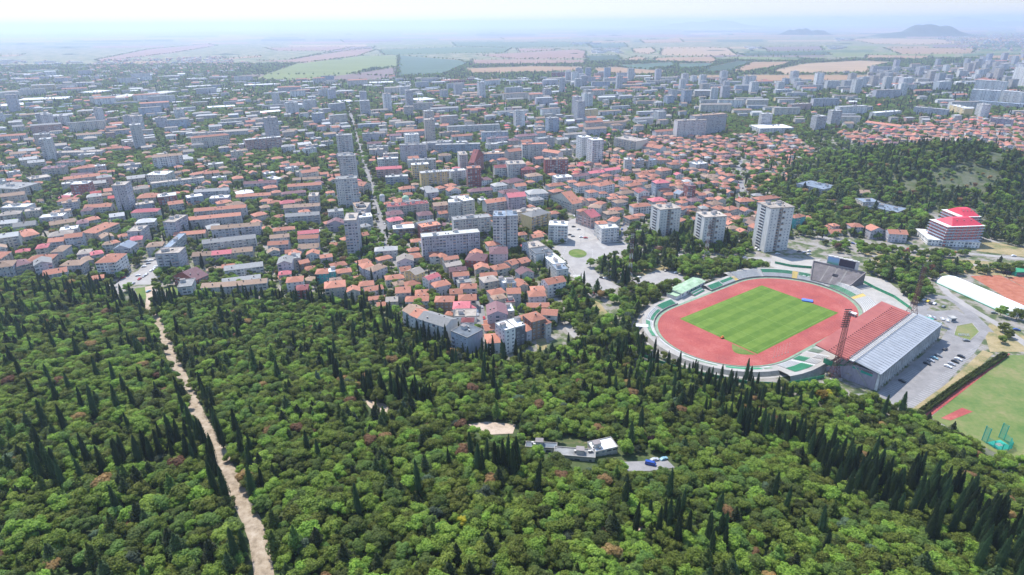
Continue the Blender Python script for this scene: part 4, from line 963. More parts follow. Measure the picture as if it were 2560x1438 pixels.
# tennis bubble and courts ---------------------------------------------------
a0 = G(2352, 700); a1 = G(2560, 792); an = math.atan2(a1[1] - a0[1], a1[0] - a0[0]); L = math.dist(a0, a1)
tb = thing("inflated_hall", "long white inflated tennis hall with rounded ends", "inflated hall", (*a0, 0), an)
b = MB(); NU, NV = 30, 12; WR, HR = 10.0, 6.8; V = []
for i in range(NU + 1):
    s = i / NU; x = s * L; e = min(1, max(.02, min(s, 1 - s) * L / 9)); k_ = math.sqrt(max(0.0, 1 - (1 - e) ** 2))
    for j in range(NV + 1):
        a = math.pi * j / NV; V.append((x, -math.cos(a) * WR * (.25 + .75 * k_) * (1 + .004 * math.sin(i * 2.1)), math.sin(a) ** .8 * HR * k_ if 0 < j < NV else 0))
b.v = V
for i in range(NU):
    for j in range(NV):
        q = i * (NV + 1) + j; b.f.append((q, q + NV + 1, q + NV + 2, q + 1)[::-1]); b.mi.append(0); b.uv += [(0, 0)] * 4
mm = b.mesh("skin", [m_plain("white_membrane", (.80, .80, .80), .5, .06, .1)])
for q in mm.polygons: q.use_smooth = True
link("skin", mm, tb)
b = MB()
for k in range(2):
    b.beam((4, (-1) ** k * 10.1, .4), (L - 4, (-1) ** k * 10.1, .4), .5)
b.obj("base_rail", [M('green')], tb)
mark_poly(footprint((a0[0] + math.cos(an) * L / 2, a0[1] + math.sin(an) * L / 2), an, L + 4, 27), 1)
MAT['clay'] = grass_mat("clay", (.30, .095, .05), (.38, .13, .075), (.45, .19, .12), .2)
sheet("tennis_court", GP([(2425, 690), (2500, 688), (2700, 790), (2690, 820), (2590, 790)]), M('clay'), .06, 2)
sheet("tennis_court", GP([(2515, 694), (2570, 690), (2700, 740), (2640, 760)]), M('clay'), .07, 2)
hut(2560, 686, 0, 22, 9, 4, 'teal', 'green', 'club_house', "green club house behind the clay courts", 'club house')

# training field at the right edge --------------------------------------------
MAT['field'] = grass_mat("training_grass", (.085, .155, .035), (.145, .19, .055), (.25, .22, .10), .035)
sheet("training_field", GP([(2326, 1044), (2400, 985), (2520, 888), (2700, 890), (2800, 1200), (2520, 1150)], 0), M('field'), .10, 2)
strip("red_strip", GP([(2318, 1040), (2420, 962), (2520, 884)]), 2.6, M('tartan'), .16, 2)
sheet("long_jump_pad", GP([(2352, 1046), (2405, 1020), (2432, 1030), (2376, 1052)]), M('tartan'), .2, 2)
def leaf_mat(name, col, var=.5):
    t = NT(name); p = t.pos(); r = t.n("ObjectInfo").outputs['Random']
    isl = t.n("NewGeometry").outputs['Random Per Island']
    f = t.math('MULTIPLY_ADD', t.noise(p, .25, 3, .6), .45, t.math('MULTIPLY_ADD', isl, .35, t.math('MULTIPLY', r, .2)))
    lo = tuple(c * (1 - var) for c in col); hi = (min(1, col[0] * (1 + var * 1.25)), min(1, col[1] * (1 + var)), col[2] * (1 + var * .4))
    c = t.ramp(f, [(.25, lo), (.5, col), (.8, hi)])
    hs = t.n("HueSaturation", {'Hue': t.math('MULTIPLY_ADD', r, .05, .475), 'Saturation': 1.0, 'Value': t.math('MULTIPLY_ADD', r, .7, .65), 'Color': c})
    t.put(t.b.inputs['Base Color'], hs.outputs[0]); t.b.inputs['Roughness'].default_value = .6; t.b.inputs['Specular IOR Level'].default_value = .25
    tr = t.n("BsdfTranslucent", {'Color': hs.outputs[0]}); mx = t.n("MixShader", {0: .5, 1: t.b.outputs[0], 2: tr.outputs[0]})
    t.t.links.new(mx.outputs[0], t.t.nodes["Material Output"].inputs[0]); return t.m
MAT['leaf'] = leaf_mat("leaf_green", (.215, .295, .050)); MAT['leafd'] = leaf_mat("leaf_dark", (.150, .215, .050), .4); MAT['cyp'] = leaf_mat("cypress_green", (.055, .092, .042), .4)
MAT['pine'] = leaf_mat("pine_green", (.085, .120, .045), .4); MAT['brown'] = leaf_mat("rust_leaf", (.34, .205, .10), .3); MAT['lime'] = leaf_mat("leaf_lime", (.26, .32, .06), .4)
MAT['blue'] = leaf_mat("cedar_blue", (.12, .165, .10), .3); MAT['yelf'] = leaf_mat("yellow_broom", (.42, .34, .04), .3); MAT['plum'] = leaf_mat("plum_leaf", (.05, .02, .03), .3)
MAT['bark'] = m_plain("bark", (.13, .10, .075), .9, .3, 2)
def leafcloud(b, cx, cy, cz, rx, ry, rz, n, size, r, m=0, flat=.0):
    for k in range(n):
        while True:
            x, y, z = r.uniform(-1, 1), r.uniform(-1, 1), r.uniform(-1, 1); d = x * x + y * y + z * z
            if .04 < d < 1: break
        d = math.sqrt(d); q = (.72 + .28 * r.random()) / d; px, py, pz = cx + x * q * rx, cy + y * q * ry, cz + z * q * rz
        nn = Vector((x / rx + r.uniform(-.5, .5) / rx, y / ry + r.uniform(-.5, .5) / ry, z / rz + r.uniform(-.2, .6) / rz)).normalized()
        u = nn.cross(Vector((r.uniform(-1, 1), r.uniform(-1, 1), r.uniform(-1, 1)))).normalized(); v = nn.cross(u)
        s = size * r.uniform(.6, 1.3); p = Vector((px, py, pz)); i = len(b.v)
        bend = nn * (-.25 * s)
        b.v += [tuple(p - u * s + bend), tuple(p - v * s * .8), tuple(p + u * s + bend), tuple(p + v * s * .8)]
        b.f.append((i, i + 1, i + 2, i + 3)); b.mi.append(m); b.uv += [(0, 0)] * 4
def hedge(pts, w_, h, label, mat='leafd', name='hedge', step=1.6):
    t = thing(name, label, 'hedge', (*pts[0], 0)); b = MB(); r = random.Random(3); o = pts[0]; core = MB()
    for a, c in zip(pts[:-1], pts[1:]):
        n = int(math.dist(a, c) / step)
        for k in range(n):
            x = a[0] + (c[0] - a[0]) * k / n; y = a[1] + (c[1] - a[1]) * k / n; z = terr(x, y)
            leafcloud(b, x - o[0], y - o[1], z + h * .5, w_ * r.uniform(.45, .65), w_ * r.uniform(.45, .65), h * r.uniform(.5, .68), 34, .38, r)
            core.box(-w_ * .36, w_ * .36, -w_ * .36, w_ * .36, z, z + h * .8, 0, rotz=r.random(), cx=x - o[0], cy=y - o[1])
    b.obj("foliage", [M(mat)], t); core.obj("stem", [M(mat)], t); mark_poly(pts + pts[::-1], 4, 2); return t
hedge(GP([(2302, 1034), (2400, 962), (2512, 888)]), 4.2, 3.0, "long clipped dark hedge between the stadium car park and the training field")
strip("dry_verge", GP([(2286, 1034), (2385, 962), (2470, 880)]), 6, M('dry'), .07, 2)
# throwing cage
g = G(2497, 1112); t = thing("throwing_cage", "turquoise hammer cage with two tall raised gates on the training field", "throwing cage", (*g, .1), rad(12))
U = [(-5.5, 5, 9.5), (-5.6, 2.2, 9.5), (-5.2, -1.5, 4.5), (-3.0, -4.2, 4.2), (0, -5, 4.0), (3.0, -4.2, 4.2), (5.2, -1.5, 4.5), (5.6, 2.2, 9.5), (5.5, 5, 9.5)]
MAT['net'] = m_plain("turquoise_net", (.03, .36, .27), .7, .2, 1)
for k, (a, c) in enumerate(zip(U[:-1], U[1:])):
    b = MB(); hh = min(a[2], c[2]) if abs(a[2] - c[2]) > 1 else a[2]
    for s in range(7):
        f = s / 6; x = a[0] + (c[0] - a[0]) * f; y = a[1] + (c[1] - a[1]) * f; b.beam((x, y, .1), (x, y, hh), .1)
    for s in range(int(hh / .6)): b.beam((a[0], a[1], .3 + s * .6), (c[0], c[1], .3 + s * .6), .09)
    b.obj("net_panel", [M('net')], t)
for a in U: b = MB(); b.beam((a[0], a[1], 0), (a[0], a[1], a[2]), .3); b.obj("post", [M('net')], t)
b = MB(); b.box(-1.6, 1.6, -1.2, 1.2, 0, .05, 0); b.obj("throwing_circle", [M('concl')], t)
b = MB(); b.box(-4.6, 4.6, -4, 3, -.05, .02, 0); b.obj("mat", [M('net')], t)
mark_poly(footprint(g, 0, 12, 12), 1)

# ------------------------------------------------------------------ roads, squares, lawns
sheet("stadium_car_park", GP([(2192, 983), (2350, 852), (2372, 820), (2352, 800), (2290, 798), (2285, 772), (2330, 778), (2390, 775), (2440, 800), (2472, 830), (2440, 878), (2368, 955), (2290, 1032), (2190, 1002), (2120, 1000), (2125, 985)]), M('asph'), .06)
strip("stadium_drive", GP([(2300, 775), (2330, 740), (2370, 745), (2400, 760), (2470, 830)]), 8, M('asph'), .075)
strip("service_road", GP([(2335, 690), (2370, 735), (2440, 780), (2500, 815), (2560, 858), (2620, 900)]), 6, M('asphl'), .08)
sheet("triangle_lawn", GP([(2392, 815), (2430, 808), (2448, 830), (2425, 852), (2385, 838)]), M('field'), .14)
b = MB(); P = GP([(2392, 815), (2430, 808), (2448, 830), (2425, 852), (2385, 838)])
for a, c in zip(P, P[1:] + P[:1]): b.beam((*a, .12), (*c, .12), .3)
tag(b.obj("kerb", [M('concl')]), kind='structure')
g = G(2410, 841); text_o = text("garden_letters", "БЕРОЕ", 2.3, (*g, .4), (rad(50), 0, rad(-8)), M('seatw'), .1); tag(text_o, "white letters standing on the triangular lawn", "letters")
# parking lines
b = MB(); A = G(2200, 1005); B_ = G(2330, 905)
def bays(a, c, n, ln, side):
    an = math.atan2(c[1] - a[1], c[0] - a[0])
    for k in range(n + 1):
        x = a[0] + (c[0] - a[0]) * k / n; y = a[1] + (c[1] - a[1]) * k / n; nx_, ny_ = -math.sin(an) * side, math.cos(an) * side; ux, uy = math.cos(an) * .1, math.sin(an) * .1
        b.quad((x - ux, y - uy, .075), (x + ux, y + uy, .075), (x + ux + nx_ * ln, y + uy + ny_ * ln, .075), (x - ux + nx_ * ln, y - uy + ny_ * ln, .075))
bays(G(2262, 1015), G(2440, 862), 44, 4.6, -1); bays(G(2222, 992), G(2300, 930), 20, 4.6, 1)
tag(b.obj("parking_lines", [M('seatw')]), kind='structure')
sheet("square", GP([(1372, 622), (1400, 610), (1432, 604), (1425, 585), (1398, 560), (1440, 545), (1462, 548), (1500, 580), (1530, 606), (1575, 612), (1580, 640), (1530, 642), (1490, 648), (1478, 665), (1500, 690), (1548, 716), (1520, 735), (1465, 738), (1462, 700), (1425, 690), (1398, 650)]), M('asphl'), .06)
sheet("car_park", GP([(1402, 560), (1440, 560), (1480, 590), (1440, 604), (1405, 606)]), M('concl'), .075)
sheet("park_drive", GP([(1585, 700), (1640, 676), (1700, 680), (1715, 700), (1660, 722), (1600, 728)]), M('asphl'), .065)
strip("avenue", GP([(1460, 612), (1560, 622), (1660, 630), (1760, 655), (1900, 648), (2010, 655), (2075, 660)]), 12, M('asphl'), .08)
strip("street", GP([(1500, 590), (1470, 555), (1420, 520), (1370, 480), (1300, 440)]), 11, M('asph'), .08)
strip("street", GP([(1550, 605), (1562, 565), (1590, 520), (1620, 480)]), 7, M('asph'), .085)
strip("street", GP([(1850, 520), (1855, 470), (1845, 430), (1852, 400)]), 7, M('asph'), .085)
island = [G(1444, 634)[0] + 0, 0]; gi = G(1444, 634)
isl = [(gi[0] + 9 * math.cos(a), gi[1] + 12 * math.sin(a)) for a in [2 * math.pi * k / 20 for k in range(20)]]
sheet("roundabout_island", isl, M('lawn'), .16)
b = MB()
for a, c in zip(isl, isl[1:] + isl[:1]): b.beam((*a, .12), (*c, .12), .35)
tag(b.obj("kerb", [M('concl')]), kind='structure')
strip("boulevard", GP([(985, 665), (972, 640), (955, 570), (938, 500), (918, 430), (902, 385), (890, 330), (878, 290), (868, 250)]), (11, 7), M('asph'), .07)
strip("street", GP([(780, 690), (880, 668), (985, 660), (1055, 665)]), 8, M('asph'), .075)
strip("street", GP([(1207, 868), (1206, 820), (1200, 770), (1180, 720), (1150, 690)]), 6.5, M('asph'), .075)
strip("street", GP([(1385, 745), (1408, 790), (1425, 825), (1448, 850), (1470, 850)]), 5.5, M('asphl'), .075)
sheet("left_square", GP([(262, 738), (298, 700), (345, 678), (372, 640), (392, 640), (400, 690), (385, 712), (330, 712), (300, 735)]), M('asphl'), .06)
MAT['paint'] = m_plain("road_paint", (.55, .55, .53), .7, .25, 1)
def dashes(name, pts, n, ln, w_, z=.1):
    P = GP(pts); b = MB(); L = [math.dist(a, c) for a, c in zip(P, P[1:])]; T = sum(L)
    for i in range(n):
        u = (i + .5) / n * T
        for q, l in enumerate(L):
            if u <= l or q == len(L) - 1: break
            u -= l
        a, c = P[q], P[q + 1]; dx, dy = (c[0] - a[0]) / l, (c[1] - a[1]) / l; x, y = a[0] + dx * u, a[1] + dy * u
        b.quad(*[(x + dx * e * ln / 2 + dy * f * w_, y + dy * e * ln / 2 - dx * f * w_, terr(x, y) + z) for e, f in ((-1, 1), (1, 1), (1, -1), (-1, -1))][::1])
    tag(b.obj(name, [M('paint')]), kind='structure')
dashes("lane_markings", [(1460, 612), (1560, 622), (1660, 630), (1760, 655), (1900, 648), (2010, 655)], 46, 3, .12)
dashes("lane_markings", [(1500, 590), (1470, 555), (1420, 520), (1370, 480)], 30, 3, .12, .11)
dashes("lane_markings", [(1440, 690), (1420, 660), (1405, 640), (1415, 618), (1450, 608), (1480, 622), (1482, 642), (1470, 660)], 26, 4, .15)
dashes("lane_markings", [(2150, 609), (2300, 628), (2420, 634), (2560, 648)], 40, 3, .1, .13)
for pts in ([(1492, 604), (1512, 622)], [(1432, 690), (1462, 690)], [(1398, 596), (1398, 606)], [(1556, 606), (1576, 612)]): dashes("zebra_crossing", pts, 9, .7, 1.8, .115)
strip("pavement", GP([(1378, 625), (1400, 612), (1434, 606), (1466, 604), (1500, 592)]), 2.2, M('concl'), .13, 0)
strip("pavement", GP([(1404, 655), (1428, 690), (1462, 706), (1466, 738)]), 2.2, M('concl'), .13, 0)
sheet("park_lawn", GP([(335, 722), (372, 716), (385, 742), (350, 750)]), M('lawn'), .07)
sheet("park_lawn", GP([(412, 722), (450, 708), (470, 730), (425, 748)]), M('lawn'), .07)
strip("park_path", GP([(372, 716), (376, 740), (372, 775), (392, 800)]), 6, M('sand'), .09)
sheet("park_lawn", GP([(1480, 748), (1500, 758), (1525, 790), (1535, 812), (1505, 806), (1485, 775)]), M('dry'), .07)
sheet("park_lawn", GP([(1340, 850), (1365, 845), (1368, 872), (1345, 880)]), M('dry'), .07)
sheet("dry_lawn", GP([(1590, 660), (1700, 655), (1660, 690), (1600, 695), (1575, 680)]), M('dry'), .055, 0)
sheet("dry_lawn", GP([(1690, 640), (1900, 665), (1930, 690), (1700, 690)]), M('dry'), .05, 0)
strip("road", GP([(2040, 590), (2110, 604), (2200, 620), (2300, 628), (2420, 634), (2560, 648), (2700, 660)]), 7, M('asphl'), .1)
strip("road", GP([(2180, 640), (2300, 652), (2420, 662), (2560, 672)]), 6, M('asphl'), .1)
strip("road", GP([(2450, 590), (2500, 610), (2560, 628), (2640, 640)]), 5, M('asphl'), .1)
strip("road", GP([(2300, 535), (2345, 545), (2350, 570), (2330, 615)]), 5, M('asphl'), .1)
sheet("dry_lawn", GP([(2150, 628), (2350, 645), (2560, 660), (2620, 700), (2330, 680), (2200, 660)]), M('dry'), .05, 0)
sheet("dry_lawn", GP([(2460, 830), (2480, 800), (2560, 840), (2620, 900), (2560, 880), (2520, 880), (2475, 880)]), M('dry'), .05, 0)
sheet("dry_lawn", GP([(2455, 600), (2560, 620), (2620, 650), (2440, 628)]), M('dry'), .06, 0)
sheet("hill_clearing", [G(*p) for p in [(2330, 440), (2440, 415), (2500, 430), (2480, 470), (2400, 480), (2340, 470)]], M('dry'), 2.0, 4) if False else None
# the dirt track through the wood and the clearings
MAT['track_soil'] = grass_mat('track_soil', (.20, .155, .105), (.34, .27, .195), (.45, .375, .29), .35)
TRK = GP([(392, 800), (402, 815), (414, 845), (428, 885), (445, 925), (462, 965), (480, 1005), (498, 1045), (520, 1085), (545, 1125), (562, 1165), (585, 1210), (605, 1255), (628, 1300), (645, 1345), (655, 1400), (662, 1450), (668, 1520)])
strip("dirt_track", TRK, (6.8, 6.2), M('track_soil'), .14, 2, grow=1.0)
CLEAR = [[(908, 1000), (960, 1010), (990, 1030), (975, 1040), (930, 1025)], [(1170, 1062), (1215, 1055), (1290, 1062), (1282, 1085), (1215, 1088)],
         [(2090, 1175), (2160, 1190), (2180, 1215), (2110, 1208)],
]
for c in CLEAR:
    W_ = GP(c); cx = sum(p[0] for p in W_) / len(W_); cy_ = sum(p[1] for p in W_) / len(W_)
    # small level-ish patches, cut into a fan that follows the slope
    b = MB(); ring_ = []
    for a, d in zip(W_, W_[1:] + W_[:1]): ring_ += [a, ((a[0] + d[0]) / 2, (a[1] + d[1]) / 2)]
    if sum(ring_[k - 1][0] * ring_[k][1] - ring_[k][0] * ring_[k - 1][1] for k in range(len(ring_))) < 0: ring_ = ring_[::-1]
    for a, d in zip(ring_, ring_[1:] + ring_[:1]): b.tri((a[0], a[1], terr(*a) + .2), (d[0], d[1], terr(*d) + .2), (cx, cy_, terr(cx, cy_) + .22))
    tag(b.obj("clearing", [M('sand')]), kind='structure'); mark_poly(W_, 4)
strip("park_path", GP([(1575, 1225), (1590, 1260), (1605, 1300), (1600, 1330)]), 2, M('sand'), .2, 2)
# restaurant in the wood
strip("forest_yard", GP([(1562, 1168), (1615, 1166), (1675, 1158)]), 9, M('asph'), .22, 2)
for x0, y0, x1, y1, d, n, cd, lb in ((1314, 1114, 1392, 1120, 4, 1, 'fca', "low grey roofed wing half hidden by trees in the wood"), (1385, 1132, 1488, 1142, 6, 1, 'fgg', "long flat grey roofed restaurant in the middle of the wood"),
                                     (1487, 1122, 1545, 1114, 8, 1.6, 'fwa', "two level wing with a bright white roof at the wood restaurant")):
    c_, a_, w__ = front(x0, y0, x1, y1, d, n); building(c_, a_, w__, d, n if n > 1 else 1, cd[0], cd[1], cd[2], 1, 'public', lb)
# hotel with pink-red roofs
MAT['hotwall'] = m_plain('salmon_red_plaster', (.55, .16, .14), .8, .15)
MAT['hotred'] = m_plain("pink_red_sheet_roof", (.62, .055, .085), .6, .15)
def hotel():
    for x0, y0, x1, y1, d, n, rc, lb in ((2372, 566, 2460, 563, 24, 7, 'k', "white and red terraced hotel with a bright pink red roof, front wing"), (2402, 541, 2451, 540, 26, 8, 'k', "rear wing of the red roofed hotel in front of the pine wood")):
        c_, a_, w__ = front(x0, y0, x1, y1, d, n)
        t = thing("hotel_wing", lb, "hotel", (*c_, 0), a_)
        W_ = MB(); a, b_ = w__ / 2, d / 2
        for s in range(n):
            e = (n - s) * .0; W_.box(-a, a, -b_, b_, s * 2.9, s * 2.9 + 2.9, 0, top=False)
        W_.obj("wall", [M('hotwall')], t)
        wm = win_mesh(1.6, 1.5)
        for s in range(n):
            for i in range(8): link('window', wm, t, ((i + .5) / 8 * w__ - a, -b_, s * 2.9 + .9))
            for i in range(5): link('window', wm, t, (-a, b_ - (i + .5) / 5 * d, s * 2.9 + .9), -math.pi / 2)
        for s in range(1, n + 1):
            b = MB(); b.box(-a - 1.5 - (n - s) * .25, a + 1.0, -b_ - 1.0, b_ + .5, s * 2.9 - .3, s * 2.9 + .05, 0, bot=True); b.obj("floor_slab", [M('Ww')], t)
            if s < n:
                b = MB(); b.box(-a - 1.5 - (n - s) * .25, -a * .55, -b_ - 1.05, -b_ - .95, s * 2.9, s * 2.9 + .9, 0); b.box(a * .7, a + 1, -b_ - 1.05, -b_ - .95, s * 2.9, s * 2.9 + .9, 0); b.box(-a - 1.6 - (n - s) * .25, -a - 1.5 - (n - s) * .25, -b_, b_, s * 2.9, s * 2.9 + .95, 0); b.obj("railing", [M('Wu')], t)
        
        h = n * 2.9; b = MB(); A, B = a, b_ - .5
        P = [(-A + 4, -B, h), (A, -B, h), (A, B, h), (-A + 4, B, h), (-A * .45, -B * .2, h + 5.5), (A * .6, -B * .2, h + 5.5), (A * .6, B * .2, h + 5.5), (-A * .45, B * .2, h + 5.5)]
        b.v = P; b.f = [(0, 1, 5, 4), (1, 2, 6, 5), (2, 3, 7, 6), (3, 0, 4, 7), (4, 5, 6, 7)]; b.mi = [0] * 5; b.uv = [(0, 0)] * 20
        b.obj("roof", [M('hotred')], t)
        for k in range(4): link("chimney", chim_mesh(.9), t, (-A * .3 + k * A * .4, -B * .45, h + 3.4))
        mark_poly(footprint(c_, a_, w__ + 8, d + 6), 1)
    c_, a_, w__ = front(2322, 598, 2452, 606, 34, 2)
    t = thing("hotel_podium", "white two level podium with glass fronts under the red roofed hotel", "building", (*c_, 0), a_)
    b = MB(); b.box(-w__ / 2, w__ / 2, -17, 17, -.5, 5.8, 0); b.obj("wall", [M('Xw')], t)
    b = MB(); b.box(-w__ / 2 - .4, w__ / 2 + .4, -17.4, 17.4, 5.8, 6.1, 0, bot=True); b.obj("roof", [M('Fw')], t)
    mark_poly(footprint(c_, a_, w__ + 4, 38), 1)
hotel()
# church dome over the orange roof in mid town, small belfry
def dome(px, py, zb, r, lb, mat):
    g = G(px, py, zb); t = thing("church_dome", lb, "church", (*g, 0))
    b = MB(); n = 12; P = [(r * math.cos(2 * math.pi * k / n), r * math.sin(2 * math.pi * k / n)) for k in range(n)]; b.prism(P, 0, zb, 0); b.obj("drum", [M('Ww')], t)
    b = MB(); V = []
    for i in range(7):
        a = math.pi / 2 * i / 6
        for k in range(n): V.append((r * 1.05 * math.cos(a) * math.cos(2 * math.pi * k / n), r * 1.05 * math.cos(a) * math.sin(2 * math.pi * k / n), zb + r * math.sin(a)))
    b.v = V
    for i in range(6):
        for k in range(n): q = i * n + k; q2 = i * n + (k + 1) % n; b.f.append((q, q2, q2 + n, q + n)); b.mi.append(0); b.uv += [(0, 0)] * 4
    b.obj("dome", [M(mat)], t)
    b = MB(); b.box(-.12, .12, -.12, .12, zb + r, zb + r + 3, 0); b.box(-.8, .8, -.12, .12, zb + r + 1.6, zb + r + 1.85, 0); b.obj("cross", [M('yel')], t)
dome(1014, 497, 13, 4.2, "church dome of pale teal over orange roofs in mid town", 'Fe')
dome(955, 492, 12, 3.4, "small grey domed belfry left of the teal church dome", 'Fl')
c_, a_, w__ = front(991, 508, 1032, 503, 18, 3); building(c_, a_, w__, 18, 3, 'h', 'o', 'c', 1, 'public', "cream church nave with an orange roof under the teal dome")

# ------------------------------------------------------------------ cars
def car_meshes(kind):
    def f():
        b = MB(); L2, W2 = (2.2, .88) if kind == 'car' else (2.6, .98)
        if kind == 'car':
            prof = [(-2.2, .35), (2.2, .35), (2.22, .7), (2.05, .88), (1.05, .98), (.45, 1.42), (-1.0, 1.46), (-1.75, 1.02), (-2.15, .95)]
            gl = [(.98, .99), (.42, 1.40), (-.98, 1.43), (-1.66, 1.02)]
        else:
            prof = [(-2.6, .35), (2.6, .35), (2.6, .95), (2.25, 1.15), (1.75, 1.95), (-2.5, 2.0), (-2.6, 1.0)]
            gl = [(2.2, 1.18), (1.75, 1.85), (-2.3, 1.88), (-2.4, 1.2)]
        def wd(z): return W2 * (1 if z < 1 else .84)
        n = len(prof); b.v = [(x, -wd(z), z) for x, z in prof] + [(x, wd(z), z) for x, z in prof]
        b.f = [tuple(range(n))[::1], tuple(range(2 * n - 1, n - 1, -1))]; b.uv = [(0, 0)] * (2 * n); b.mi = [0, 0]
        for k in range(n):
            j = (k + 1) % n; b.f.append((j, k, n + k, n + j)); b.mi.append(0); b.uv += [(0, 0)] * 4
        g = MB(); m = len(gl); g.v = [(x, -wd(z) - .012, z) for x, z in gl] + [(x, wd(z) + .012, z) for x, z in gl]
        g.f = [tuple(range(m))[::-1], tuple(range(m, 2 * m))]; g.mi = [0, 0]; g.uv = [(0, 0)] * (2 * m)
        e = .015
        for k in (0, 2):
            p, q = gl[k], gl[k + 1]; s = 1 if k == 0 else -1
            g.quad((p[0] + s * e + s * .02, -.72, p[1] + e), (p[0] + s * e + s * .02, .72, p[1] + e), (q[0] + s * e + .02 * s, .68, q[1] + e - .03), (q[0] + s * e + .02 * s, -.68, q[1] + e - .03))
        w_ = MB(); nn = 10
        P = [(math.cos(2 * math.pi * k / nn) * .32, math.sin(2 * math.pi * k / nn) * .32) for k in range(nn)]
        w_.v = [(x, -.1, z) for x, z in P] + [(x, .1, z) for x, z in P]; w_.f = [tuple(range(nn)), tuple(range(2 * nn - 1, nn - 1, -1))]; w_.mi = [0, 0]; w_.uv = [(0, 0)] * (2 * nn)
        for k in range(nn): j = (k + 1) % nn; w_.f.append((j, k, nn + k, nn + j)); w_.mi.append(0); w_.uv += [(0, 0)] * 4
        return b, g.mesh("window_glass", [M('glass')]), w_.mesh("wheel", [M('dark')]), L2, W2
    return shared(('car', kind), f)
CARC = dict(w=(.72, .72, .72), s=(.42, .43, .45), k=(.02, .02, .025), b=(.05, .10, .30), r=(.42, .03, .03), y=(.75, .55, .04), B=(.02, .07, .34), t=(.22, .38, .46), g=(.20, .21, .22), o=(.6, .25, .04))
CARN = dict(w='white', s='silver', k='black', b='dark blue', r='red', y='yellow', B='bright blue', t='light blue', g='dark grey', o='orange')
def car(px, py, ang, col, where, kind='car', group=None, z=None, xy=None):
    g = xy or G(px, py); zz = terr(*g) + (z if z is not None else .09); b, gm, wm, L2, W2 = car_meshes(kind)
    bm = shared(('carb', kind, col), lambda: b.mesh("body", [shared(('carm', col), lambda: m_plain("car_paint_" + CARN[col].replace(' ', '_'), CARC[col], .3, .05, .3, spec=.5))]))
    nm = 'parked_car' if kind == 'car' else 'parked_van'
    t = thing(nm, "%s %s %s" % (CARN[col], 'car' if kind == 'car' else 'van', where), 'car' if kind == 'car' else 'van', (*g, zz), rad(ang), group)
    link("body", bm, t); link("window_glass", gm, t)
    for x in (-L2 * .62, L2 * .62):
        for y in (-W2 + .06, W2 - .06): link("wheel", wm, t, (x, y, .32))
    return t
